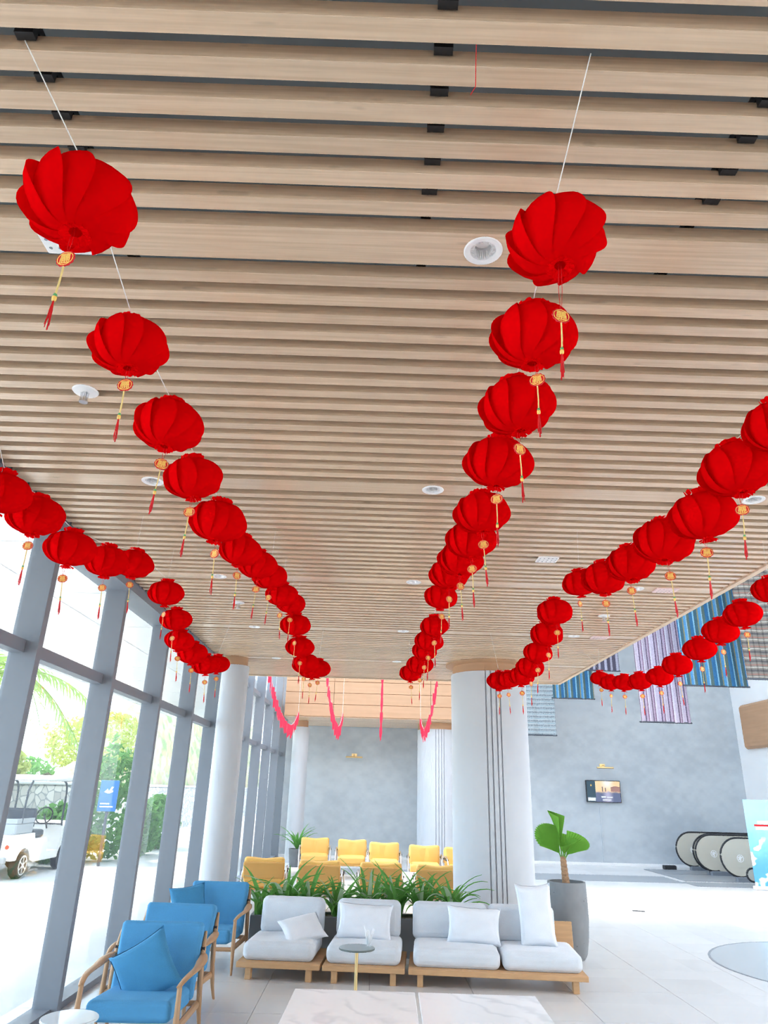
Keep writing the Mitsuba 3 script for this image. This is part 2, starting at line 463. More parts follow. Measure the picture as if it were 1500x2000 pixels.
for n, (a, b) in enumerate(zip(my[:-1], my[1:]), 1):
    w = struct(f'window_{n}')
    put(w + '__pane', bx(-2.421, -2.42, a, b - 0.07, 0.05, 2.40).slice_plane([-2.4205, 0, 0], [-1, 0, 0]) if False else grid(np.array([[[-2.42, a, 0.05], [-2.42, a, 2.40]], [[-2.42, b - 0.07, 0.05], [-2.42, b - 0.07, 2.40]]])), 'pane')
    t = 3.24 if b < 12 else HI - 0.15
    if b < 12:
        put(w + '__pane', grid(np.array([[[-2.42, a, 2.485], [-2.42, a, t]], [[-2.42, b - 0.07, 2.485], [-2.42, b - 0.07, t]]])), 'pane')
    else:
        put(w + '__pane', grid(np.array([[[-2.42, a, 2.485], [-2.42, a, 3.36]], [[-2.42, b - 0.07, 2.485], [-2.42, b - 0.07, 3.36]]])), 'pane')
        put(w + '__pane', grid(np.array([[[-2.42, a, 3.445], [-2.42, a, t]], [[-2.42, b - 0.07, 3.445], [-2.42, b - 0.07, t]]])), 'pane')

# far wall, right wall, roof of the tall part
struct('wall_back'); put('wall_back', bx(-2.5, 10.2, 19.8, 20.1, -0.2, HI + 0.2), 'wall')
put('wall_back__conduit', bx(6.055, 6.085, 19.775, 19.8, 0.0, 1.52), 'wall')
put('wall_back__socket_box', bx(4.22, 4.25, 19.77, 19.8, 0.22, 0.42), 'wall')
struct('wall_front'); put('wall_front', bx(-2.5, 10.2, -5.25, -5.0, -0.2, HI + 0.2), 'whitewall')
struct('baseboard_back'); put('baseboard_back', bx(-2.4, 10.0, 19.77, 19.8, 0.0, 0.06), 'whitewall')
struct('wall_right'); put('wall_right', bx(10.0, 10.25, -5.0, 20.0, -0.2, HI + 0.2), 'whitewall')
k = put('wall_right__wood_band', bx(9.86, 10.0, 12.0, 19.25, 2.88, 4.0, 0.06), 'panelwood'); note(k, 'pale wood band along the white right wall')
struct('trim_1')
put('trim_1', cat(bx(-2.6, 3.1, 11.3, 13.9, HI, HI + 0.25), bx(-2.6, 3.1, 16.4, 20.0, HI, HI + 0.25), bx(3.0, 10.25, -5.2, -0.6, HI, HI + 0.25), bx(3.0, 10.25, 6.6, 15.1, HI, HI + 0.25), bx(3.0, 10.25, 16.8, 20.0, HI, HI + 0.25), *[bx(x, x + 0.3, 6.6, 20.0, HI, HI + 0.25) for x in (-2.6, 3.0, 9.9)], *[bx(3.0, 10.2, y - 0.04, y + 0.04, HI, HI + 0.12) for y in (12.0, 14.0, 15.0, 16.0, 17.0)]), 'whitewall')

# wood bulkhead over the far seating
bh = thing('wood_bulkhead', 'pale wood panelled bulkhead above the yellow chairs', 'bulkhead')
put(bh + '__core', cat(bx(-2.1, 2.55, 17.34, 19.78, 3.24, 5.0), ), 'panelwood')
k = put(bh + '__soffit', bx(-2.1, 2.55, 17.36, 19.78, 3.215, 3.24), 'slat'); note(k, 'slatted wood underside')
zs = [3.235, 3.52, 3.79, 4.06, 4.33, 4.62, 5.0]
xs = [-2.1, -0.93, 0.24, 1.41, 2.55]
for z0, z1 in zip(zs[:-1], zs[1:]):
    for x0, x1 in zip(xs[:-1], xs[1:]):
        put(bh + '__panel', bx(x0 + 0.004, x1 - 0.004, 17.30, 17.345, z0 + 0.004, z1 - 0.004, 0.004), 'panelwood')


# columns
def column(name, label, x, y, r, z1, ring=None, groove=None, group=None):
    c = thing(name, label, 'column', group)
    n = 96
    ang = np.linspace(0, 2 * np.pi, n * 2, endpoint=False)
    rr = np.full(len(ang), r)
    pts = np.stack([rr * np.cos(ang), rr * np.sin(ang)], 1)
    poly = Polygon(pts)
    if groove:
        for a in groove:
            ca, sa = math.cos(math.radians(a)), math.sin(math.radians(a))
            poly = poly.difference(affinity.translate(affinity.rotate(sbox(-0.03, -0.009, 0.03, 0.009), a, origin=(0, 0)), r * ca, r * sa))
    put(c + '__shaft', mv(extr(poly, z1), (x, y, 0)), 'column', smooth=25)
    if ring:
        k = put(c + '__capital', mv(lathe([(0, z1), (ring[0], z1), (ring[0], z1 + 0.11), (ring[1], z1 + 0.125), (ring[1], z1 + 0.15), (0, z1 + 0.15)], 64), (x, y, 0)), 'panelwood', smooth=25); note(k, 'pale wood collar at the column head')
    return c


column('concrete_column', 'thick round concrete column behind the grey sofas with a wood collar', 1.64, 10.1, 0.525, CE - 0.15, (0.50, 0.60), (-103, -95.5, -88, -82))
column('concrete_column', 'thick round grooved column at the far wall behind the yellow chairs', 1.66, 18.3, 0.50, 3.06, (0.49, 0.49), (-100, -92, -84, -77))
column('slim_column', 'slim round column beside the windows behind the blue armchairs', -1.955, 10.05, 0.19, CE - 0.12, (0.165, 0.165))
column('slim_column', 'slim round column in the far left corner by the windows', -1.77, 18.4, 0.20, 3.06, (0.17, 0.17))

# ------------------------------------------------------------------ outside
struct('ground')
put('ground', cat(bx(-60, -2.45, -30, 80, -0.4, -0.02), bx(-2.45, 40, -30, -5.0, -0.4, -0.02), bx(10.2, 40, -5.0, 80, -0.4, -0.02), bx(-2.45, 10.2, 20.1, 80, -0.4, -0.02)), 'road')
cn = thing('entrance_canopy', 'white panelled canopy outside above the windows', 'canopy')
put(cn + '__slab', bx(-5.5, -2.5, -3, 22, 3.47, 3.75), 'whitewall')
for i, (x0, x1) in enumerate(((-5.5, -3.43), (-3.43, -2.5))):
    for j in range(-2, 14):
        y0 = 0.62 + 1.62 * j
        put(cn + '__panel', bx(x0 + 0.008, x1 - 0.008, y0 + 0.008, y0 + 1.612, 3.44, 3.468), 'white')
k = put(cn + '__fascia', bx(-5.6, -5.5, -3, 22, 3.38, 3.85, 0.01), 'white')

# hillside beyond the road
ht = thing('hillside', 'sunlit hillside of orange soil and dry shrubs beyond the road', 'hill')
gx, gy = np.meshgrid(np.linspace(-40, -8.40, 90), np.linspace(14, 60, 80), indexing='ij')
P0 = np.stack([gx, gy, 0 * gx], -1)
hz = 1.45 + 5.4 * np.clip((-8.4 - gx) / 1.6, 0, 1) ** 0.7 * np.clip((gy - 16.5) / 11, 0, 1) * np.clip((gx + 8.1 + 0.36 * (gy - 18)) / 4, 0, 1) ** 0.8 + 1.0 * (meshkit.fbm(P0 * 0.35, 4) - 0.5) + 0.5 * (meshkit.fbm(P0 * 1.6, 3, 5) - 0.5)
put(ht + '__slope', grid(np.stack([gx, gy, hz], -1)[::-1]), 'hill', smooth=True)
rw = thing('retaining_wall', 'grey stone retaining wall at the foot of the hillside', 'wall')
put(rw + '__face', bx(-8.3, -7.9, 10, 60, -0.3, 1.55, 0.03), 'stone')
put(rw + '__coping', bx(-8.36, -7.84, 10, 60, 1.55, 1.63, 0.02), 'road')


def leaf_cloud(n, rx, ry, rz, size, seed, squash=0.25):
    r = np.random.default_rng(seed)
    d = r.normal(size=(n, 3)); d /= np.linalg.norm(d, axis=1, keepdims=True)
    lump = 0.72 + 0.5 * meshkit.fbm(d * 2.1 + seed, 3, seed)
    c = d * (r.uniform(0.55, 1.0, (n, 1)) ** 0.5) * lump[:, None] * [rx, ry, rz]
    nn = d + r.normal(size=(n, 3)) * 0.7; nn /= np.linalg.norm(nn, axis=1, keepdims=True)
    a = np.cross(nn, r.normal(size=(n, 3))); a /= np.linalg.norm(a, axis=1, keepdims=True)
    b = np.cross(nn, a)
    s = size * r.uniform(0.6, 1.3, (n, 1))
    v = np.stack([c - a * s, c - b * s * 0.45 + nn * s * squash * 0.3, c + a * s, c + b * s * 0.45 + nn * s * squash * 0.3], 1)
    f = (np.arange(n) * 4)[:, None, None] + np.array([[0, 1, 2], [0, 2, 3]])[None]
    return trimesh.Trimesh(v.reshape(-1, 3), f.reshape(-1, 3), process=False)


bushes = [(-6.05, 17.6, 1.25, 0.75, 0.8, 1.30, 'bush', 'tall leafy green bush behind the blue sign'),
          (-6.9, 17.2, 0.55, 0.75, 0.7, 0.7, 'bush', 'low green bush left of the blue sign'),
          (-5.75, 19.2, 0.6, 0.45, 0.9, 0.7, 'bush', 'low green bush right of the blue sign along the road'),
          (-5.9, 21.4, 0.65, 0.6, 1.1, 0.75, 'bush', 'green bush by the road bend, farthest of the roadside bushes'),
          (-10.2, 22.0, 1.6, 1.0, 1.2, 0.75, 'bush', 'green shrub on the hillside above the golf cart'),
          (-9.0, 25.0, 2.9, 1.5, 1.5, 1.2, 'bushpale', 'yellow green shrub on the orange hillside'),
          (-10.6, 27.0, 2.9, 1.3, 1.6, 1.0, 'bushpale', 'dry yellow shrub high on the hillside'),
          (-9.4, 18.6, 1.95, 0.8, 1.0, 0.55, 'bushpale', 'pale shrub atop the retaining wall')]
for n, (x, y, z, rx, ry, rz, m, lab) in enumerate(bushes):
    b = thing('shrub', lab, 'shrub')
    labels[put(b + '__foliage', mv(leaf_cloud(1500, rx, ry, rz, 0.10, 20 + n), (x, y, z)), m)] = {'kind': 'stuff'}
    put(b + '__stem', tube([(x, y, z - rz * 1.2 - 0.25), (x + 0.03, y, z - rz * 0.2)], [0.05, 0.02], 6), 'bark')

# palm tree
pt = thing('palm_tree', 'tall palm with drooping fronds outside the windows', 'palm tree')
px_, py_, pz_ = -9.5, 19.0, 4.35
put(pt + '__trunk', tube(spline([(px_ - 0.4, py_ + 0.3, 0.5), (px_ - 0.25, py_ + 0.1, 2.4), (px_, py_, pz_)], 12), np.linspace(0.16, 0.10, 12), 10), 'bark', smooth=True)


def frond(a, el, L, droop, seed):
    r = np.random.default_rng(seed)
    t = np.linspace(0, 1, 26)
    dx, dy = math.cos(a), math.sin(a)
    sp = np.stack([px_ + dx * L * t * math.cos(el), py_ + dy * L * t * math.cos(el), pz_ + L * math.sin(el) * t - droop * L * t ** 2], 1)
    ms = [tube(sp, np.linspace(0.022, 0.005, 26), 5)]
    side = np.array([-dy, dx, 0])
    for i in range(2, 26):
        for s in (-1, 1):
            l = 0.55 * math.sin(math.pi * (0.12 + 0.85 * t[i])) + 0.08
            d = side * s * 0.75 + (sp[i] - sp[i - 1]) / np.linalg.norm(sp[i] - sp[i - 1]) * 0.45 + np.array([0, 0, -0.35 - r.uniform(0, 0.35)])
            e = sp[i] + d * l
            m0 = (sp[i] + e) / 2 + np.array([0, 0, 0.05])
            w = np.array([0, 0, 0.022]) + (sp[i] - sp[i - 1]) * 0.25
            ms.append(trimesh.Trimesh([sp[i] - w * 0.5, sp[i] + w * 0.5, m0 + w, m0 - w, e], [[0, 1, 2], [0, 2, 3], [3, 2, 4]], process=False))
    return cat(*ms)


for i in range(15):
    put(pt + '__frond', frond(i * 2.4 + 0.3, 0.9 - 0.09 * i, 2.0 + 0.25 * (i % 3), 0.35 + 0.03 * i, 40 + i), 'palm')

# blue sign on a pole
sg = thing('parking_sign', 'blue sign with a white symbol on a dark pole by the bush', 'sign')
sx_, sy_ = -5.72, 16.6
put(sg + '__pole', mv(cyl(0.03, -0.02, 1.7, 12), (sx_, sy_ + 0.05, 0)), 'darksteel')
put(sg + '__plate', bx(sx_ - 0.2, sx_ + 0.2, sy_ - 0.015, sy_ + 0.015, 1.05, 1.68, 0.005), 'signblue')
sw = unary_union([Polygon([(-0.10, 0.0), (-0.03, 0.07), (0.0, 0.02), (0.09, 0.04), (0.09, 0.0), (0.02, -0.03), (-0.02, -0.03)]), Polygon([(0.0, 0.02), (0.05, 0.11), (0.10, 0.11), (0.05, 0.02)])])
put(sg + '__symbol', mv(upright(extr(sw, 0.004)), (sx_, sy_ - 0.0155, 1.44)), 'white')
for z, w in ((1.19, 0.20), (1.13, 0.29)):
    put(sg + '__line', bx(sx_ - 0.15, sx_ - 0.15 + w, sy_ - 0.02, sy_ - 0.015, z, z + 0.028), 'white')

# golf cart, driving away along the windows
gc = thing('golf_cart', 'white golf cart with a roof parked outside the windows', 'golf cart')
GX, GY = -6.78, 15.05                        # centre


def gp(part, m, material, smooth=False, parent=gc):
    return put(parent + '__' + part, mv(m, (GX, GY, 0)), material, smooth=smooth)


side = Polygon([(-1.32, 0.30), (-1.32, 0.62), (-1.25, 0.72), (-0.55, 0.72), (-0.50, 0.62), (0.05, 0.62), (0.10, 0.36), (0.62, 0.36), (0.72, 0.80), (0.95, 0.88), (1.25, 0.70), (1.32, 0.45), (1.30, 0.28), (1.12, 0.25), (0.6, 0.22), (-0.42, 0.22), (-0.62, 0.28)])
for cx in (-0.86, 0.92):
    side = side.difference(Point(cx, 0.19).buffer(0.29, 24))
body = extr(side, 1.06); body = rot(rot(body, [1, 0, 0], 90), [0, 0, 1], 90); body.apply_translation((-0.53 - body.bounds[0][0] - 0.0, 0, 0))
body.apply_translation((0, -(body.bounds[0][1] + body.bounds[1][1]) / 2, 0))
gp('body', body, 'cartwhite')
gp('cargo_box', cat(bx(-0.50, 0.50, -1.30, -0.60, 0.72, 0.90, 0.02), bx(-0.50, 0.50, -1.30, -1.26, 0.90, 0.98), bx(-0.50, -0.46, -1.30, -0.6, 0.90, 0.98), bx(0.46, 0.50, -1.30, -0.6, 0.90, 0.98)), 'cartgrey')
gp('seat', mv(rbox(0.96, 0.46, 0.14, 0.05), (0, -0.26, 0.69)), 'seatblack', 30)
gp('seat_back', mv(rbox(0.94, 0.10, 0.34, 0.045), (0, -0.52, 0.97)), 'seatblack', 30)
gp('roof', mv(rbox(1.12, 2.02, 0.10, 0.045), (0, -0.12, 1.68)), 'cartwhite', 30)
for s in (-1, 1):
    gp('roof_post', tube([(s * 0.49, -1.1, 0.90), (s * 0.49, -1.08, 1.45), (s * 0.49, -0.95, 1.62)], 0.018, 8), 'darksteel', True)
    gp('roof_post', tube(spline([(s * 0.50, 0.70, 0.80), (s * 0.50, 0.66, 1.30), (s * 0.50, 0.58, 1.57), (s * 0.50, 0.40, 1.64)], 14), 0.02, 8), 'darksteel', True)
st = tube([(0.22 + 0.16 * math.cos(a), 0.44 + 0.06 * math.sin(a), 0.98 + 0.15 * math.sin(a)) for a in np.linspace(0, 2 * math.pi, 21)], 0.014, 6)
k = gp('steering_wheel', cat(st, tube([(0.22, 0.44, 0.98), (0.22, 0.66, 0.74)], 0.016, 6)), 'black', True)
gp('windscreen_frame', tube([(-0.5, 0.71, 0.82), (0.5, 0.71, 0.82)], 0.018, 6), 'darksteel')
gp('bumper', bx(-0.45, 0.45, -1.40, -1.31, 0.25, 0.36, 0.02), 'cartgrey')
for s in (-1, 1):
    gp('tail_light', rot(cyl(0.035, 0, 0.02, 12), [1, 0, 0], 90).apply_translation((s * 0.42, -1.31, 0.52)), 'lampred')
for s in (-1, 1):
    for cy in (-0.86, 0.92):
        w = rot(lathe([(0.06, -0.08), (0.19, -0.085), (0.22, -0.05), (0.22, 0.05), (0.19, 0.085), (0.06, 0.08)], 32), [0, 1, 0], 90)
        w.apply_translation((s * 0.46, cy, 0.20))
        wk = gp('wheel', w, 'rubber', 30)
        h = cat(*[rot(bx(-0.02, 0.02, -0.012, 0.012, 0.02, 0.15), [1, 0, 0], a) for a in range(0, 360, 60)], rot(cyl(0.045, -0.02, 0.02, 16), [0, 1, 0], 90), rot(trimesh.creation.annulus(0.14, 0.165, 0.04, sections=32), [0, 1, 0], 90))
        h.apply_translation((s * 0.53, cy, 0.20))
        gp('rim', h, 'chrome', parent=wk)

# ------------------------------------------------------------------ ceiling fittings
DLX = [(-1.38, 'window'), (0.33, 'middle'), (2.30, 'right')]
lamp_ring = mikit.ply(lathe([(0.044, 0.0), (0.062, -0.004), (0.066, -0.001), (0.066, 0.006), (0.044, 0.006)], 40), 'mat_white', smooth=30)
lamp_cup = mikit.ply(lathe([(0.0449, 0.001), (0.040, 0.02), (0.028, 0.045), (0.0, 0.05)], 32), 'mat_reflector', smooth=40)
fins = cat(*[rot(bx(0.0315, 0.0425, -0.0012, 0.0012, 0.004, 0.03), [0, 0, 1], a) for a in range(0, 360, 12)])
lamp_fin = mikit.ply(fins, 'mat_white')
lamp_lens = mikit.ply(cyl(0.026, 0.035, 0.040, 24), 'mat_glow')
ordn = ['first', 'second', 'third', 'fourth', 'fifth', 'sixth', 'seventh', 'eighth', 'ninth', 'tenth', 'eleventh', 'twelfth', 'thirteenth', 'fourteenth', 'fifteenth', 'sixteenth']
for bi, b in enumerate(boards[3:]):
    for x, nm in DLX:
        if bi == 0 and nm != 'middle':
            continue
        d = thing('ceiling_downlight', f'round white recessed downlight of the {nm} line, on the {ordn[bi]} wide ceiling board', 'ceiling light')
        M = T().translate([x, b + 0.078, CE - 0.0005]).matrix
        put(d + '__ring', lamp_ring, '', M=M); put(d + '__reflector', lamp_cup, '', M=M)
        if bi < 2:
            put(d + '__fins', lamp_fin, '', M=M)
        put(d + '__lens', lamp_lens, '', M=M)
for x, y, lab in ((-1.40, 2.87, 'white fire sprinkler on the ceiling left of the long left lantern string'), (-1.37, 6.84, 'small fire sprinkler on the ceiling between the two left lantern strings'), (2.33, 6.94, 'small fire sprinkler on the right side of the ceiling')):
    s = thing('fire_sprinkler', lab, 'sprinkler')
    put(s + '__plate', mv(lathe([(0, 0), (0.02, -0.012), (0.055, -0.006), (0.06, 0.0)], 28), (x, y, CE)), 'white', smooth=40)
    put(s + '__head', mv(cat(cyl(0.010, -0.055, -0.008, 12), cyl(0.02, -0.06, -0.055, 12), bx(-0.018, -0.012, -0.003, 0.003, -0.055, -0.01), bx(0.012, 0.018, -0.003, 0.003, -0.055, -0.01)), (x, y, CE)), 'chrome')
for x, y, m, lab, w in ((-1.09, 1.87, 'white', 'white perforated ceiling speaker panel behind the nearest left lantern', 0.17), (2.56, 5.925, 'sticker', 'pinkish white ceiling plate beside a downlight, nearer of two', 0.20), (2.60, 7.95, 'sticker', 'pinkish white ceiling plate beside a downlight, farther of two', 0.20), (1.33, 5.16, 'white', 'small white ceiling plate above the right lantern string', 0.16)):
    s = thing('ceiling_plate', lab, 'ceiling plate')
    put(s + '__cover', bx(x - w / 2, x + w / 2, y - 0.07, y + 0.07, CE - 0.012, CE, 0.003), m)
    put(s + '__holes', cat(*[mv(cyl(0.006, -0.0135, -0.0115, 8), (x + (i - 2) * 0.032, y + (j - 1) * 0.04, CE)) for i in range(5) for j in range(3)]), 'inlay')

# ------------------------------------------------------------------ lanterns
NP = 10
PROF = np.array([(0.40, 0.77), (0.33, 0.65), (0.56, 0.565), (0.86, 0.35), (1.0, 0.02), (0.91, -0.30), (0.60, -0.55), (0.28, -0.635), (0.12, -0.675), (0.27, -0.77)])
prof = spline(np.c_[PROF, np.zeros(10)], 23)[:, :2]


def petal(k, r, seg=6):
    """One foil leaf: it starts tucked in under its neighbour and runs out to a raised, curved free edge."""
    t = np.linspace(0, 1, len(prof))
    belly = np.sin(np.pi * np.clip((t - 0.10) / 0.80, 0, 1)) ** 0.8
    w = (1.05 + 0.75 * belly) * (1 + r.uniform(-0.12, 0.12))
    lean = r.uniform(0.10, 0.40) * np.sin(np.pi * t) + r.uniform(-0.12, 0.12) * np.sin(2 * np.pi * t)
    fold = r.uniform(0.35, 0.6)
    P = np.zeros((len(t), seg, 3))
    for j, s in enumerate(np.linspace(0, 1, seg)):
        ang = 2 * np.pi / NP * (k + lean - w * 0.35 + s * w)
        lift = 0.69 + 0.31 * s ** 0.8
        lift = 1 - (1 - lift) * (0.35 + 0.65 * belly)
        cre = -0.045 * np.maximum(0, 1 - np.abs(t - fold) / 0.10) * (1 - s)
        bump = 0.018 * np.sin(2 * np.pi * (t * 2.0 + k * 0.37)) * belly * s
        rad = prof[:, 0] * (lift + cre + bump + (0.01 * belly if j == seg - 1 else 0))
        tip = np.where((t < 0.02) | (t > 0.98), r.uniform(-0.03, 0.03, len(t)), 0)
        P[:, j] = np.stack([rad * np.cos(ang), rad * np.sin(ang), prof[:, 1] + tip], 1)
    return grid(P)


variants = []
for v in range(3):
    r = np.random.default_rng(100 + v)
    ps = [petal(k, r) for k in range(NP)]
    variants.append(([mikit.ply(m, 'mat_foil', smooth=True) for m in ps], mikit.ply(cat(*ps), 'mat_foil', smooth=True)))


def fu(h, depth):
    """The character of fortune, drawn from its strokes."""
    L = [[(.18, .97), (.27, .87)], [(.05, .77), (.38, .77), (.30, .60), (.06, .38)], [(.23, .56), (.23, .0)], [(.27, .52), (.40, .38)],
         [(.48, .95), (.98, .95)], [(.56, .82), (.92, .82), (.92, .64), (.56, .64), (.56, .82)],
         [(.52, .52), (.97, .52), (.97, .03), (.52, .03), (.52, .52)], [(.745, .52), (.745, .03)], [(.52, .275), (.97, .275)]]
    from shapely.geometry import LineString
    g = unary_union([LineString(l).buffer(0.042, cap_style=2, join_style=2) for l in L])
    g = affinity.scale(affinity.translate(g, -0.5, -0.5), h, h, origin=(0, 0))
    return cat(*[extr(p, depth) for p in getattr(g, 'geoms', [g])])


PW = 0.021                                            # half width of the plaque
a_ = np.linspace(0, 2 * np.pi, 49)[:-1]
sc = 1 + 0.05 * np.cos(a_ * 12)
pl = mv(upright(extr(Polygon(np.stack([PW * 1.15 * sc * np.cos(a_), PW * sc * np.sin(a_)], 1)), 0.003)), (0, 0.0015, 0))
plaque_d = mikit.ply(pl, 'mat_red')
rim = extr(Polygon(np.stack([PW * 1.02 * np.cos(a_), PW * .86 * np.sin(a_)], 1)).difference(Polygon(np.stack([PW * 0.94 * np.cos(a_), PW * .78 * np.sin(a_)], 1))), 0.0045)
fu_front = mv(upright(fu(PW * 1.25, 0.005)), (0, 0.0025, 0))
fu_d = mikit.ply(cat(fu_front, rot(fu_front, [0, 0, 1], 180), mv(upright(rim), (0, 0.00225, 0))), 'mat_gold')
cord_d = mikit.ply(tube([(0, 0, -PW), (0.001, 0, -PW - 0.045), (0, 0, -PW - 0.085)], 0.0022, 6), 'mat_cord', smooth=True)
bead_d = mikit.ply(mv(lathe([(0, 0.008), (0.005, 0.004), (0.0055, 0.0), (0.0045, -0.006), (0, -0.008)], 10), (0, 0, -PW - 0.088)), 'mat_gold', smooth=True)
knot_d = mikit.ply(mv(trimesh.creation.icosphere(1, 0.0045), (0, 0, -PW - 0.079)), 'mat_green', smooth=True)
tass = cat(*[tube([(0, 0, -PW - 0.095), (0.0025 * math.cos(a), 0.0025 * math.sin(a), -PW - 0.12), (0.005 * math.cos(a * 1.3), 0.005 * math.sin(a * 1.3), -PW - 0.148 - 0.01 * (i % 3))], [0.0022, 0.002, 0.001], 4) for i, a in enumerate(np.linspace(0, 6, 9))])
tass_d = mikit.ply(tass, 'mat_red')
loop = cat(*[tube([(s * 0.0015, 0, 0.0), (s * 0.005, 0, 0.02), (s * 0.003, 0, 0.06)], 0.0008, 4) for s in (-1, 1)])
loop_d = mikit.ply(loop, 'mat_red')

LROWS = {
    'along the windows': [(-1.64, 2.80, 2.76, .26), (-1.62, 3.10, 2.77, .262), (-1.62, 3.52, 2.75, .268), (-1.62, 4.02, 2.84, .264), (-1.62, 4.48, 2.97, .26), (-1.60, 5.20, 2.965, .272), (-1.63, 5.66, 2.865, .258), (-1.65, 5.92, 2.745, .25), (-1.60, 6.20, 2.69, .27), (-1.60, 6.74, 2.68, .264), (-1.61, 7.27, 2.775, .262)],
    'left of the middle': [(-0.725, 1.265, 2.865, .265), (-0.78, 1.81, 2.85, .238), (-0.755, 2.20, 2.79, .250), (-0.765, 2.62, 2.775, .242), (-0.73, 2.98, 2.725, .266), (-0.76, 3.69, 2.825, .240), (-0.75, 4.21, 2.905, .25), (-0.745, 4.72, 2.98, .251), (-0.74, 5.36, 3.02, .26), (-0.725, 5.85, 3.08, .262), (-0.69, 6.02, 2.93, .272), (-0.695, 6.55, 2.84, .270), (-0.665, 6.87, 2.74, .268), (-0.635, 7.28, 2.75, .265), (-0.58, 7.42, 2.785, .266)],
    'right of the middle': [(0.452, 1.455, 2.985, .272), (0.456, 1.765, 2.90, .268), (0.458, 2.045, 2.82, .264), (0.458, 2.43, 2.795, .272), (0.461, 2.88, 2.765, .256), (0.461, 3.225, 2.76, .258), (0.462, 3.66, 2.80, .258), (0.458, 4.18, 2.875, .268), (0.465, 4.83, 2.90, .243), (0.48, 5.55, 2.85, .235), (0.463, 5.88, 2.795, .248), (0.472, 6.52, 2.83, .240), (0.455, 6.91, 2.77, .266), (0.42, 7.95, 2.845, .262)],
    'right of the thick column': [(1.37, 2.08, 2.80, .255), (1.33, 2.33, 2.75, .275), (1.32, 2.61, 2.675, .278), (1.32, 3.01, 2.705, .276), (1.35, 3.52, 2.76, .262), (1.34, 3.93, 2.80, .265), (1.37, 4.50, 2.935, .245), (1.34, 5.09, 2.88, .270), (1.345, 5.38, 2.775, .265), (1.38, 5.86, 2.72, .248), (1.37, 6.15, 2.645, .250), (1.385, 6.60, 2.635, .246), (1.39, 7.25, 2.70, .245), (1.33, 7.46, 2.715, .264)],
    'past the ceiling edge': [(2.72, 4.61, 2.96, .25), (2.68, 4.95, 2.87, .272), (2.68, 5.31, 2.82, .272), (2.69, 5.72, 2.76, .268), (2.69, 6.19, 2.71, .268), (2.74, 6.73, 2.69, .252), (2.74, 7.24, 2.72, .25), (2.75, 7.73, 2.775, .25), (2.75, 8.18, 2.84, .248), (2.76, 8.57, 2.95, .24)]}
ROWNAME = {'along the windows': 'string along the windows', 'left of the middle': 'long string left of the middle', 'right of the middle': 'string right of the middle', 'right of the thick column': 'string curving towards the thick column', 'past the ceiling edge': 'rightmost string before the hanging textiles'}
li = 0
for row, L in LROWS.items():
    for n, (x, y, z, D) in enumerate(L):
        Lk = thing('red_lantern', f'red lantern, {ordn[n]} from the near end of the {ROWNAME[row]}', 'lantern', 'red lanterns on the ' + ROWNAME[row])
        v = li % 3; rad = D / 2; li += 1
        yaw = float(rng.uniform(0, 360)); tx, ty = rng.uniform(-7, 7, 2)
        M = T().translate([x, y, z]).rotate([1, 0, 0], float(tx)).rotate([0, 1, 0], float(ty)).rotate([0, 0, 1], yaw).scale([rad, rad, rad])
        if math.hypot(y, z - 1.6, x) < 6.2:
            for d in variants[v][0]:
                put(Lk + '__petal', d, '', M=M.matrix)
        else:
            put(Lk + '__shade', variants[v][1], '', M=M.matrix)
        zb = z - rad * 0.76
        drop = 0.15 if (row == 'right of the middle' and n == 0) else float(rng.uniform(0.045, 0.065))
        Mt = T().translate([x + float(rng.uniform(-.01, .01)), y + float(rng.uniform(-.01, .01)), zb - drop]).rotate([0, 0, 1], float(rng.uniform(-45, 45))).rotate([0, 1, 0], float(rng.uniform(-5, 5))).matrix
        put(Lk + '__loop', loop_d, '', M=(T(Mt) @ T().translate([0, 0, PW * 0.9]).scale([1, 1, drop / 0.05])).matrix)
        pk = put(Lk + '__plaque', plaque_d, '', M=Mt)
        put(pk + '__character', fu_d, '', M=Mt)
        put(Lk + '__cord', cord_d, '', M=Mt)
        put(Lk + '__bead', bead_d, '', M=Mt)
        if y < 5:
            put(Lk + '__knot', knot_d, '', M=Mt)
        put(Lk + '__tassel', tass_d, '', M=Mt)
anch = {'along the windows': [(-1.64, 2.3, CE)], 'left of the middle': [(-0.93, 1.21, CE + 0.02)], 'right of the middle': [(0.50, 1.19, CE + 0.02)], 'right of the thick column': [(1.40, 1.75, CE)], 'past the ceiling edge': [(2.72, 4.2, CE - 0.005)]}
for row, L in LROWS.items():
    pts = [np.array(anch[row][0])]
    for (x, y, z, D) in L:
        pts.append(np.array([x, y, z + D * 0.38]))
    e = pts[-1] + [0, 0.45, 0]; e[2] = CE - 0.004
    pts.append(e)
    k = thing('lantern_string', f'thin white string carrying the {ROWNAME[row].replace("string", "row", 1)} of red lanterns', 'string')
    put(k, tube(np.array(pts), 0.0016, 5), 'thread')
    up = [tube([(x, y, z + D * 0.36), (x + 0.01, y, CE)], 0.0011, 4) for i, (x, y, z, D) in enumerate(L) if z > 2.9 and y > 4.3]
    for u_ in up:
        put(thing('hanger_thread', f'thin thread tying the {ROWNAME[row]} up to the ceiling', 'thread', 'threads tying ' + ROWNAME[row]), u_, 'thread')
k = thing('loose_thread', 'loose red thread hanging from a ceiling slat near the top', 'thread')
put(k, tube([(0.205, 1.14, CE + 0.02), (0.21, 1.2, CE - 0.02), (0.213, 1.23, CE - 0.06), (0.20, 1.235, CE - 0.085)], 0.0012, 5), 'red')

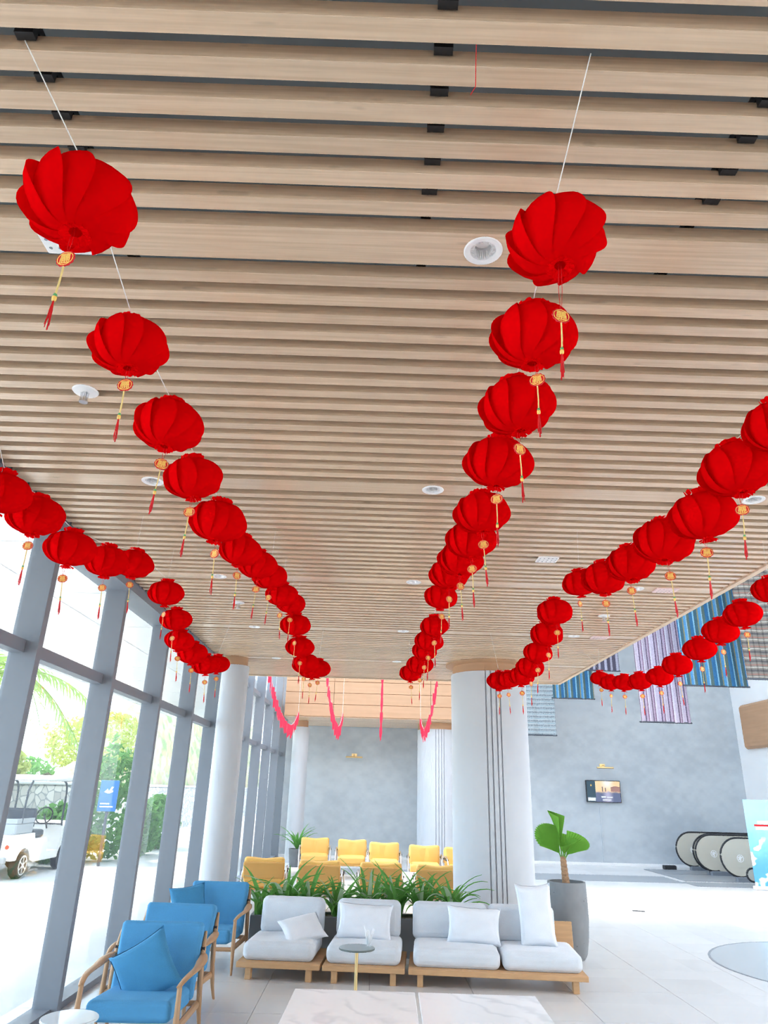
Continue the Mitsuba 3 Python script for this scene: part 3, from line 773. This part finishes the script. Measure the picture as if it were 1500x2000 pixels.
# ------------------------------------------------------------------ pink garlands in the tall part
flag_d = [mikit.ply(grid(np.array([[[-w, 0, 0], [w, 0, 0]], [[-w * .95, 0.012, -h * .5], [w * .95, -0.006, -h * .5]], [[-w * 0.8, 0.0, -h], [w * 0.8, 0.01, -h * 0.93]]])), 'mat_flag') for w, h in ((0.024, 0.25), (0.03, 0.21), (0.02, 0.29))]
for gi, (gx0, gx1, z0, zm, z1, lab) in enumerate(((-1.82, -1.70, 3.35, 2.62, 3.0, 'nearest the windows'), (-0.80, -0.68, 3.3, 2.62, 3.0, 'left of the far downlights'), (0.165, 0.21, 3.4, 2.62, 3.0, 'in the middle'), (1.12, 1.12, 3.3, 2.62, 3.0, 'beside the thick column'))):
    g = thing('pink_garland', f'garland of pink red paper pennants hanging over the yellow chairs, {lab}', 'garland', None)
    t = np.linspace(0, 1, 27)
    yy = 12.3 + 4.4 * t
    a = np.where(t < 0.7, z0 + (zm - z0) * (1 - (1 - t / 0.7) ** 2), zm + (z1 - zm) * np.clip((t - 0.7) / 0.3, 0, 1) ** 2)
    pts = np.stack([gx0 + (gx1 - gx0) * t, yy, a + 0.25], 1)
    put(g + '__string', cat(tube(pts, 0.003, 4), tube([pts[0], [pts[0][0], pts[0][1] - 0.1, HI]], 0.003, 4), tube([pts[-1], [pts[-1][0], pts[-1][1] + 0.1, HI]], 0.003, 4)), 'thread')
    for i in range(27):
        put(g + '__pennant', flag_d[i % 3], '', M=T().translate(pts[i].tolist()).rotate([0, 0, 1], float(rng.uniform(20, 110))).matrix)

# ------------------------------------------------------------------ hanging textiles
for (x0, x1, y, z0, m, lab) in ((5.24, 6.20, 14.0, 2.99, 'purple', 'long purple striped textile hanging in the tall hall'), (5.75, 6.92, 13.0, 3.56, 'blue', 'wide blue and green striped textile hanging behind the rightmost lanterns'),
                                (6.40, 7.60, 12.0, 3.55, 'plaid', 'brown and grey plaid textile hanging at the right edge'), (4.30, 5.28, 17.0, 3.78, 'blue', 'small looking blue striped textile hanging at the corner of the ceiling'),
                                (3.55, 4.57, 18.0, 3.00, 'woven', 'black and white woven textile hanging beside the thick column'), (4.55, 5.60, 16.0, 4.29, 'dark', 'dark grey striped textile hanging behind the ceiling edge'),
                                (7.30, 8.28, 15.0, 4.70, 'woven', 'grey woven textile hanging behind the plaid one'), (6.45, 7.43, 16.0, 5.36, 'woven', 'grey patterned textile hanging high between the purple and blue ones')):
    h = thing('hanging_textile', lab, 'textile')
    n, mz = 33, 12
    U, V = np.meshgrid(np.linspace(0, 1, n), np.linspace(0, 1, mz), indexing='ij')
    wv = 0.02 * np.sin(U * 23 + V * 2.0) + 0.03 * np.sin(U * 7 + 2.2 * V + x0)
    k = put(h + '__cloth', grid(np.stack([x0 + (x1 - x0) * U, y + wv * (0.4 + 0.6 * (1 - V)), z0 + (HI - z0) * V], -1)), 'cloth_' + m, smooth=True)
    put(h + '__rod', tube([(x0 - 0.03, y, z0), (x1 + 0.03, y, z0)], 0.016, 8), 'darksteel', True)

# ------------------------------------------------------------------ sofas
SL = -0.075                                           # the row is turned a little


def at_sofa(m, x):
    return mv(rot(m, [0, 0, 1], math.degrees(math.atan(SL))), (x, 7.37 - (x + 1.03) * 0.075, 0))


def sofa(lab, x0, x1, seats, backs, supports=()):
    s = thing('platform_sofa', lab, 'sofa')
    cx, w = (x0 + x1) / 2, x1 - x0
    o = lambda part, m, material, smooth=False, parent=s: put(parent + '__' + part, at_sofa(m, cx), material, smooth=smooth)
    o('platform', bx(-w / 2, w / 2, 0, 0.74, 0.098, 0.142, 0.004), 'oak')
    for sx in (-1, 1):
        for yy in (0.035, 0.62):
            xx = sx * (w / 2 - 0.105)
            o('leg', bx(xx - 0.026, xx + 0.026, yy, yy + 0.075, 0, 0.098, 0.002), 'oak')
    for a, b in seats:
        o('seat_cushion', mv(rbox(b - a, 0.62, 0.15, 0.055, 0.012), ((a + b) / 2 - cx, 0.375, 0.142 + 0.074)), 'greyfab', 30)
    for a, b in backs:
        o('back_cushion', mv(rot(rbox(b - a, 0.17, 0.33, 0.06, 0.02), [1, 0, 0], -9), ((a + b) / 2 - cx, 0.66, 0.43)), 'greyfab', 30)
    for a, b in supports:
        o('back_board', rot(bx(a - cx, b - cx, 0.735, 0.765, 0.14, 0.45, 0.004), [1, 0, 0], -6, (0, 0.75, 0.14)), 'oak')
    return s


sofa('light grey single sofa seat on an oak platform, leftmost, next to the blue armchairs', -1.16, -0.40, [(-1.13, -0.47)], [(-1.09, -0.46)], [(-1.04, -0.52)])
sofa('light grey single sofa seat on an oak platform, behind the small brass table', -0.38, 0.36, [(-0.36, 0.32)], [(-0.335, 0.30)], [(-0.28, 0.24)])
sofa('light grey double sofa on a long oak platform by the potted palm', 0.39, 1.97, [(0.43, 1.215), (1.235, 1.945)], [(0.415, 1.145), (1.155, 1.80)], [(0.5, 1.05), (1.72, 1.99)])


def place_pillow(name, lab, m, w, h, t, pos, roll=0, tilt=0, yaw=0, group=None):
    k = thing(name, lab, 'cushion', group)
    p = rot(rot(rot(pillow(w, h, t), [0, 1, 0], roll), [1, 0, 0], tilt), [0, 0, 1], yaw)
    put(k, mv(p, pos), m, smooth=True)


place_pillow('throw_pillow', 'white pillow lying slumped on the leftmost grey sofa seat', 'pillow', 0.42, 0.30, 0.13, (-0.60, 7.68, 0.365), roll=-14, tilt=-52, yaw=18)
place_pillow('throw_pillow', 'pale oblong pillow leaning on the sofa seat behind the brass table', 'pillow', 0.54, 0.315, 0.13, (-0.01, 7.70, 0.435), tilt=-16, yaw=-4, roll=2)
place_pillow('throw_pillow', 'pale oblong pillow leaning in the middle of the double sofa', 'pillow', 0.52, 0.325, 0.13, (1.035, 7.63, 0.435), tilt=-16, yaw=-4, roll=2)
place_pillow('throw_pillow', 'tall pale pillow standing upright at the right end of the double sofa', 'pillow', 0.34, 0.545, 0.14, (1.62, 7.57, 0.545), tilt=-12, yaw=-8, roll=-4)

# ------------------------------------------------------------------ blue armchairs


def armchair(lab, cx, cy, yaw):
    s = thing('blue_armchair', lab, 'armchair')
    o = lambda part, m, material, smooth=False, parent=s: put(parent + '__' + part, mv(rot(m, [0, 0, 1], yaw), (cx, cy, 0)), material, smooth=smooth)
    seat = rot(rbox(0.53, 0.60, 0.115, 0.035, 0.012), [1, 0, 0], -4)
    o('seat_cushion', mv(seat, (0, -0.03, 0.275)), 'bluefab', 30)
    b = rbox(0.585, 0.10, 0.47, 0.032, 0.012)
    v = b.vertices; v[:, 0] *= 0.985 + 0.07 * v[:, 2]; b = trimesh.Trimesh(v, b.faces, process=False)
    o('back_cushion', mv(rot(b, [1, 0, 0], -15), (0, 0.305, 0.455)), 'bluefab', 30)
    for sx in (-1, 1):
        o('front_leg', tube([(sx * 0.315, -0.355, 0), (sx * 0.308, -0.34, 0.22), (sx * 0.305, -0.33, 0.435)], [0.010, 0.019, 0.015], 10), 'chairwood', 40)
        o('rear_leg', tube(spline([(sx * 0.325, 0.42, 0), (sx * 0.312, 0.335, 0.22), (sx * 0.308, 0.325, 0.45), (sx * 0.302, 0.39, 0.62)], 12), np.interp(np.linspace(0, 1, 12), [0, .35, .8, 1], [0.010, 0.02, 0.019, 0.011]), 10), 'chairwood', 40)
        arm = spline([(sx * 0.302, -0.35, 0.435), (sx * 0.318, -0.26, 0.458), (sx * 0.338, 0.02, 0.466), (sx * 0.332, 0.22, 0.482), (sx * 0.312, 0.34, 0.488)], 16)
        o('armrest', tube(arm, np.interp(np.linspace(0, 1, 16), [0, .12, .5, .75, .95, 1], [0.016, 0.02, 0.027, 0.038, 0.026, 0.016]), 12, flat=0.42), 'chairwood', 40)
        o('side_rail', tube([(sx * 0.300, -0.33, 0.205), (sx * 0.300, 0.33, 0.185)], [0.02, 0.02], 8, flat=1.2), 'chairwood', 40)
        o('arm_peg', mv(rot(cyl(0.013, -0.02, 0.02, 12), [0, 1, 0], 90), (sx * 0.298, 0.335, 0.52)), 'black', 40)
    o('front_rail', tube([(-0.305, -0.33, 0.20), (0.305, -0.33, 0.20)], 0.018, 8), 'chairwood', 40)
    o('rear_rail', tube([(-0.305, 0.335, 0.19), (0.305, 0.335, 0.19)], 0.018, 8), 'chairwood', 40)
    return s


armchair('blue armchair with wooden arms farthest from the camera, beside the planter', -1.53, 7.90, -1)
armchair('blue armchair with wooden arms, middle of the row, mostly hidden by the nearest one', -1.57, 6.36, -4)
armchair('blue armchair with wooden arms nearest the camera, with a diamond-tilted pillow', -1.46, 5.50, 1)
place_pillow('blue_pillow', 'blue square pillow tilted on the nearest armchair', 'bluepillow', 0.39, 0.39, 0.12, (-1.472, 5.53, 0.447), roll=-33, tilt=-21, yaw=-3)
place_pillow('blue_pillow', 'blue square pillow at the window side of the farthest armchair', 'bluepillow', 0.36, 0.36, 0.13, (-1.78, 7.98, 0.50), roll=-8, tilt=-18, yaw=24)

# ------------------------------------------------------------------ tables
for i, (x0, x1, lab) in enumerate(((-0.475, 0.355, 'white marble coffee table in the foreground, left of the pair'), (0.378, 1.185, 'white marble coffee table in the foreground, right of the pair'))):
    t = thing('marble_table', lab, 'table')
    put(t + '__top', rot(bx(x0, x1, 4.55, 5.70, 0.295, 0.32, 0.003), [0, 0, 1], -1.5, (0.36, 5.7, 0)), 'marble')
    put(t + '__base', rot(bx(x0 + 0.1, x1 - 0.1, 4.7, 5.55, 0.0, 0.295, 0.004), [0, 0, 1], -1.5, (0.36, 5.7, 0)), 'white')


def side_table(lab, x, y, z, r, m, tm='brass'):
    t = thing('side_table', lab, 'table')
    put(t + '__top', mv(cyl(r, z - 0.014, z, 40, 0.003), (x, y, 0)), m, smooth=30)
    put(t + '__stem', mv(cyl(0.014, 0.01, z - 0.014, 14), (x, y, 0)), tm, smooth=30)
    put(t + '__foot', mv(lathe([(0, 0), (0.12, 0), (0.12, 0.006), (0.03, 0.012), (0.014, 0.03), (0, 0.03)], 32), (x, y, 0)), tm, smooth=30)


side_table('small round smoked glass table on a brass stem before the sofas', -0.068, 6.95, 0.355, 0.155, 'smoked')
side_table('round pale glass side table in the bottom left corner', -1.585, 4.55, 0.425, 0.150, 'frostglass')
nh = thing('napkin_glass', 'clear glass holding crumpled white napkins on the brass table', 'glass')
put(nh + '__glass', mv(lathe([(0.0, 0.003), (0.026, 0.003), (0.034, 0.075)], 24), (0.03, 6.98, 0.355)), 'tumbler', smooth=30)
for i, (a, l) in enumerate(((0.2, 0.13), (1.7, 0.11), (3.0, 0.15), (4.4, 0.12), (5.4, 0.10))):
    d = np.array([math.cos(a) * 0.03, math.sin(a) * 0.03, 0])
    s_ = np.array([-math.sin(a), math.cos(a), 0]) * 0.017
    b = np.array([0.03, 6.98, 0.362])
    put(nh + '__napkin', grid(np.array([[b + d * 0.2 - s_ * 0.6, b + d * 0.1, b + d * 0.2 + s_ * 0.6], [b + d - s_ + [0, 0, l * .6], b + d * 0.6 + [0, 0, l * .65], b + d + s_ + [0, 0, l * .55]], [b + d * 1.6 - s_ * 0.8 + [0, 0, l * .9], b + d * 1.5 + [0, 0, l * 1.05], b + d * 1.2 + s_ * 0.7 + [0, 0, l]]])), 'paper')

# ------------------------------------------------------------------ planters and strap-leaf plants
for x0, x1, lab in ((-1.22, -0.12, 'long dark grey planter trough behind the single sofas'), (-0.10, 1.10, 'long dark grey planter trough behind the double sofa')):
    p = thing('planter_trough', lab, 'planter')
    put(p + '__box', cat(bx(x0, x1, 8.42, 8.46, 0, 0.36, 0.004), bx(x0, x1, 8.74, 8.78, 0, 0.36, 0.004), bx(x0, x0 + 0.04, 8.46, 8.74, 0, 0.36), bx(x1 - 0.04, x1, 8.46, 8.74, 0, 0.36), bx(x0 + 0.04, x1 - 0.04, 8.46, 8.74, 0, 0.02)), 'planter')
    put(p + '__soil', bx(x0 + 0.04, x1 - 0.04, 8.46, 8.74, 0.02, 0.335), 'soil')


def strap(r, base, az, L, w, lift, arch):
    n = 9
    t = np.linspace(0, 1, n)
    h = np.array([math.cos(az), math.sin(az), 0])
    ang = lift - arch * t ** 1.3
    st = np.stack([np.cos(ang)] * 3, 1) * h + np.stack([0 * t, 0 * t, np.sin(ang)], 1)
    c = base + np.vstack([[0, 0, 0], np.cumsum(st[:-1], 0)]) * L / (n - 1)
    side = np.array([-math.sin(az), math.cos(az), 0])
    ww = w * np.clip(np.minimum(0.45 + 2.2 * t, 1.0) * (1 - t ** 2.2), 0.03, 1)
    v = np.stack([c - side * ww[:, None] + [0, 0, 0.004], c, c + side * ww[:, None] + [0, 0, 0.004]], 1)
    v[:, 1, 2] -= ww * 0.35
    return grid(v)


plants = [(-1.12, 0.85, 'leftmost of the row, beside the farthest blue armchair'), (-0.88, 1.0, 'second from the left, behind the leftmost sofa seat'), (-0.62, 0.95, 'behind the right half of the leftmost sofa seat'), (-0.30, 0.85, 'behind the gap between the two single sofas'), (0.04, 1.0, 'behind the sofa seat with the brass table'), (0.32, 1.05, 'behind the gap between the single and the double sofa'), (0.62, 0.95, 'behind the left half of the double sofa'), (0.92, 0.9, 'rightmost of the row, in front of the thick column')]
for i, (x, sc_, lab) in enumerate(plants):
    r = np.random.default_rng(300 + i)
    p = thing('strap_leaf_plant', f'green strap-leaved plant in the planter, {lab}', 'plant')
    for q in range(30):
        az = q * 2.399 + r.uniform(-.3, .3)
        inner = q / 30
        put(p + '__leaf', strap(r, np.array([x + r.uniform(-.05, .05), 8.58 + r.uniform(-.06, .06), 0.33]), az, sc_ * r.uniform(0.42, 0.72), r.uniform(0.022, 0.038), 1.42 - 0.5 * inner * r.uniform(0.5, 1.2), r.uniform(0.8, 2.5)), 'leafpale' if q % 5 == 2 else 'leaf', smooth=True)

# ------------------------------------------------------------------ potted fan palm
pp = thing('potted_palm', 'small fan palm in a tall grey concrete pot beside the double sofa', 'potted plant')
PX, PY = 2.20, 8.62
put(pp + '__pot', mv(lathe([(0, 0.0), (0.145, 0.0), (0.175, 0.05), (0.20, 0.20), (0.212, 0.38), (0.212, 0.56), (0.205, 0.735), (0.183, 0.735), (0.18, 0.66), (0, 0.66)], 48), (PX, PY, 0)), 'pot', smooth=35)
put(pp + '__soil', mv(cyl(0.182, 0.655, 0.675, 32), (PX, PY, 0)), 'soil')
put(pp + '__trunk', tube(spline([(PX - 0.0, PY, 0.66), (PX - 0.012, PY, 0.85), (PX - 0.02, PY, 0.98)], 16), 0.040 - 0.012 * np.linspace(0, 1, 16) + 0.005 * (np.arange(16) % 2), 10), 'bark', smooth=20)


def fan(d, face, stalk, rad, half, cup, seed=0):
    """A pleated fan leaf: d is the way it grows, face the way its upper side looks."""
    base = np.array([PX - 0.02, PY, 0.97])
    d = np.array(d, float); d /= np.linalg.norm(d)
    up = np.array(face, float); up -= d * (up @ d); up /= np.linalg.norm(up)
    sd = np.cross(up, d)
    hub = base + d * stalk
    n = 35
    th = np.linspace(-half, half, n)
    rr = np.array([0.02, 0.3, 0.55, 0.8, 1.0])
    P = np.zeros((n, 5, 3))
    for i, a in enumerate(th):
        e = abs(a) / half
        for j, q in enumerate(rr):
            R_ = rad * q * (1 - 0.035 * (i % 2 if j == 4 else 0)) * (1 - 0.22 * e ** 2)
            pleat = (0.010 if i % 2 else -0.010) * rad * 3 * q
            P[i, j] = hub + R_ * (d * math.cos(a) + sd * math.sin(a)) + up * (pleat + cup * rad * q ** 1.5 * e ** 2 - 0.16 * rad * q ** 3)
    return grid(P), tube([base - [0, 0, 0.05], hub + d * 0.02], [0.009, 0.006], 6)


for d, face, stk, rad, half, cup in (((-0.62, -0.1, 0.78), (0.25, -1, 0.25), 0.05, 0.36, 0.62, 0.25), ((0.72, -0.15, 0.55), (-0.35, -0.8, 0.75), 0.05, 0.29, 0.75, 0.55), ((0.25, -0.5, 0.6), (-0.2, -0.3, 1), 0.05, 0.22, 0.8, 0.45), ((0.35, 0.6, 0.75), (0, -1, 0.6), 0.05, 0.30, 0.75, 0.4), ((-0.16, 0.1, 1.0), (0.6, -1, 0), 0.10, 0.40, 0.16, 0.5)):
    f_, s_ = fan(d, face, stk, rad, half, cup)
    lk = put(pp + '__leaf', f_, 'fan')
    put(lk + '__stalk', s_, 'fan')

# ------------------------------------------------------------------ yellow chairs


def yellow_chair(lab, cx, cy, yaw, group):
    s = thing('yellow_chair', lab, 'chair', group)
    o = lambda part, m, material, smooth=False: put(s + '__' + part, mv(rot(m, [0, 0, 1], yaw), (cx, cy, 0)), material, smooth=smooth)
    o('seat_cushion', mv(rbox(0.54, 0.54, 0.12, 0.04, 0.015), (0, -0.02, 0.335)), 'yellow', 30)
    b = rbox(0.58, 0.11, 0.34, 0.045, 0.0).subdivide_to_size(0.06)
    v = b.vertices.copy()
    f = np.clip(1 - (v[:, 0] / 0.29) ** 2, 0, 1) * np.clip(1 - (v[:, 2] / 0.17) ** 2, 0, 1)
    v[:, 1] -= np.where(v[:, 1] < 0, 0.02 * f - 0.022 * np.exp(-((v[:, 0]) / 0.05) ** 2) * f, 0)
    v[:, 2] -= 0.02 * np.exp(-(v[:, 0] / 0.14) ** 2) * (v[:, 2] > 0.1)
    o('back_cushion', mv(rot(trimesh.Trimesh(v, b.faces, process=False), [1, 0, 0], -12), (0, 0.275, 0.515)), 'yellow', 30)
    o('back_shell', mv(rot(rbox(0.585, 0.045, 0.22, 0.02), [1, 0, 0], -12), (0, 0.345, 0.515)), 'tan', 30)
    o('seat_shell', bx(-0.27, 0.27, -0.27, 0.29, 0.235, 0.275, 0.008), 'tan')
    for sx in (-1, 1):
        o('frame', cat(tube(spline([(sx * 0.31, -0.27, 0), (sx * 0.31, -0.27, 0.40), (sx * 0.31, -0.20, 0.475), (sx * 0.31, 0.24, 0.475), (sx * 0.31, 0.31, 0.40), (sx * 0.31, 0.31, 0)], 30), 0.013, 8), tube([(sx * 0.31, -0.27, 0.25), (sx * 0.31, 0.31, 0.25)], 0.012, 8)), 'chrome', True)
        o('arm_pad', mv(rbox(0.05, 0.36, 0.03, 0.012), (sx * 0.31, 0.02, 0.492)), 'black', 30)
    o('cross_bar', tube([(-0.31, 0.31, 0.25), (0.31, 0.31, 0.25)], 0.012, 8), 'chrome')
    return s


for i, (x, y) in enumerate(((-1.50, 11.55), (-0.66, 11.30), (0.18, 11.20), (0.975, 11.05))):
    yellow_chair(f'yellow chair with its back to the plants, {["leftmost of the near row", "second of the near row from the windows", "third of the near row from the windows", "nearest the thick column"][i]}', x, y, 180 + (3, -2, 2, -2)[i], "yellow leather chairs")
for i, (x, y) in enumerate(((-1.08, 15.75), (-0.32, 15.45), (0.32, 14.85), (1.06, 14.35), (1.72, 14.0))):
    yellow_chair(f'yellow chair facing the camera, {["leftmost of the far row", "second from the left of the far row", "third from the left of the far row", "fourth from the left of the far row", "far row, half hidden by the thick column"][i]}', x, y, (4, 0, 0, -2, 4)[i], "yellow leather chairs")
for x, y, lab in ((-1.06, 12.75, 'low white table among the yellow chairs, nearer the windows'), (0.42, 12.5, 'low white table among the yellow chairs, nearer the thick column')):
    t = thing('low_table', lab, 'table')
    put(t + '__top', bx(x - 0.45, x + 0.45, y - 0.3, y + 0.3, 0.36, 0.39, 0.004), 'white')
    for sx in (-1, 1):
        for sy in (-1, 1):
            put(t + '__leg', bx(x + sx * 0.40 - 0.02, x + sx * 0.40 + 0.02, y + sy * 0.25 - 0.02, y + sy * 0.25 + 0.02, 0, 0.36), 'oak')
fp = thing('strap_leaf_plant', 'green leafy plant in the far corner behind the yellow chairs by the slim column', 'plant')
put(fp + '__pot', mv(lathe([(0, 0), (0.14, 0), (0.18, 0.4), (0.16, 0.4), (0.15, 0.36), (0, 0.36)], 24), (-1.55, 16.9, 0)), 'pot', smooth=30)
r = np.random.default_rng(77)
for q in range(18):
    put(fp + '__leaf', strap(r, np.array([-1.55, 16.9, 0.38]), q * 2.399, r.uniform(0.4, 0.7), 0.03, 1.4 - 0.03 * q, r.uniform(0.8, 1.8)), 'leaf', smooth=True)

# ------------------------------------------------------------------ far wall: screen, picture lights
tv = thing('wall_screen', 'flat screen showing a sunset picture on the far concrete wall', 'screen')
put(tv + '__casing', bx(5.715, 6.625, 19.70, 19.76, 1.485, 2.025, 0.006), 'black')
put(tv + '__mount', bx(6.0, 6.3, 19.76, 19.8, 1.6, 1.9), 'black')
put(tv + '__display', bx(5.73, 6.61, 19.697, 19.701, 1.50, 2.01), 'tv')
for c_ in (bx(5.745, 5.945, 19.694, 19.697, 1.52, 1.60), bx(6.13, 6.36, 19.694, 19.697, 1.535, 1.562), bx(6.10, 6.22, 19.694, 19.697, 1.60, 1.64), bx(6.24, 6.40, 19.694, 19.697, 1.60, 1.63)):
    put(tv + '__caption', c_, 'white')
put(tv + '__emblem', mv(upright(extr(Polygon([(0, 0.03), (0.02, 0), (0, -0.03), (-0.02, 0)]), 0.003)), (5.845, 19.697, 1.90)), 'gold')
for x0, x1, z, lab in ((6.00, 6.44, 2.34, 'brass picture light above the wall screen'), (-0.66, -0.22, 2.43, 'brass picture light on the bare far wall behind the yellow chairs')):
    l = thing('picture_light', lab, 'wall light')
    put(l + '__shade', tube([(x0, 19.55, z), (x1, 19.55, z)], 0.022, 10), 'brass', True)
    put(l + '__arm', cat(tube([((x0 + x1) / 2, 19.79, z + 0.06), ((x0 + x1) / 2, 19.66, z + 0.07), ((x0 + x1) / 2, 19.55, z)], 0.012, 8), bx((x0 + x1) / 2 - 0.07, (x0 + x1) / 2 + 0.07, 19.77, 19.8, z + 0.02, z + 0.10)), 'brass')
ab = thing('wall_alarm_box', 'small white box high on the far wall beside the thick column', 'box')
put(ab, bx(4.03, 4.17, 19.72, 19.8, 2.86, 3.02, 0.01), 'white')

# ------------------------------------------------------------------ escalators


def balustrade(parent, y, x0, z1, emblem=True, L=2.4):
    h = (z1 - 0.10) / 2
    cz = 0.10 + h
    a = np.linspace(np.pi / 2, 3 * np.pi / 2 + 0.25, 28)
    arc = [(x0 + h * 1.05 + h * 1.05 * math.cos(t), cz + h * math.sin(t)) for t in a]
    poly = Polygon([(x0 + L, z1)] + arc + [(x0 + 1.1, 0.06), (x0 + L, 0.06)])
    k = put(parent + '__balustrade', mv(upright(extr(poly, 0.02)), (0, y + 0.01, 0)), 'balustrade')
    rail = np.array([(x0 + L, y, z1)] + [(p[0], y, p[1]) for p in arc])
    put(k + '__handrail', tube(rail, 0.02, 8), 'rubber', True)
    if emblem:
        ex, ez = x0 + 0.42, cz - 0.02
        ring = Point(0, 0).buffer(0.075).difference(Point(0, 0).buffer(0.062))
        leaf_ = unary_union([affinity.rotate(affinity.translate(affinity.scale(Point(0, 0).buffer(0.03), 0.45, 1.0), 0, 0.025), a_, origin=(0, 0)) for a_ in (-60, 0, 60, 120, 180)])
        put(k + '__emblem', cat(*[mv(upright(extr(g, 0.003)), (ex, y - 0.0095, ez)) for g in [ring] + list(getattr(leaf_, 'geoms', [leaf_]))]), 'white')


for i, (ya, yb, lab) in enumerate(((18.90, 17.98, 'escalator with beige balustrades nearest the far wall'), (17.80, 16.60, 'escalator with beige balustrades nearer the blue banner'))):
    e = thing('escalator', lab, 'escalator')
    balustrade(e, ya, 7.60, 0.86); balustrade(e, yb, 7.62, 0.86)
    k = put(e + '__landing_plate', bx(6.75, 8.35, yb - 0.08, ya + 0.04, 0.0, 0.012, 0.002), 'inlay'); note(k, 'dark grey metal landing plate')
    for q in range(5):
        put(e + '__step', bx(8.35 + q * 0.32, 8.66 + q * 0.32, yb + 0.08, ya - 0.08, 0.0, 0.03, 0.004), 'darksteel')
    put(e + '__skirt', cat(bx(7.9, 9.99, yb - 0.06, yb + 0.06, 0, 0.10, 0.01), bx(7.9, 9.99, ya - 0.06, ya + 0.06, 0, 0.10, 0.01)), 'steel')
e = thing('escalator', 'low end of a third escalator at the foot of the blue banner', 'escalator')
balustrade(e, 15.75, 7.72, 0.34, False, 2.2)
put(e + '__landing_plate', bx(6.6, 9.9, 15.6, 16.3, 0.0, 0.010, 0.002), 'inlay')
sp_ = thing('guide_post', 'short black barrier box on the floor before the escalators', 'box')
put(sp_, bx(7.32, 7.62, 19.05, 19.2, 0, 0.09, 0.01), 'rubber')

# ------------------------------------------------------------------ banner
bn = thing('roll_up_banner', 'blue roll-up advertising banner cut by the right edge of the picture', 'banner')
put(bn + '__sheet', rot(bx(7.63, 8.53, 15.28, 15.29, 0.06, 1.64), [0, 0, 1], -4, (7.63, 15.28, 0)), 'banner')
put(bn + '__base', rot(bx(7.60, 8.56, 15.22, 15.36, 0.0, 0.07, 0.015), [0, 0, 1], -4, (7.63, 15.28, 0)), 'white')
for b_ in (bx(7.85, 8.45, 15.275, 15.28, 1.19, 1.25), bx(7.80, 8.45, 15.275, 15.28, 1.08, 1.14)):
    put(bn + '__headline', rot(b_, [0, 0, 1], -4, (7.63, 15.28, 0)), 'white')
put(bn + '__title_bar', rot(bx(7.78, 8.45, 15.276, 15.28, 1.145, 1.18), [0, 0, 1], -4, (7.63, 15.28, 0)), 'red')
db = thing('floor_hatch', 'small dark brush strip lying on the pale floor', 'floor plate')
put(db, rot(bx(4.08, 4.26, 12.1, 12.14, 0.0, 0.008, 0.001), [0, 0, 1], -20, (4.15, 12.1, 0)), 'darksteel')
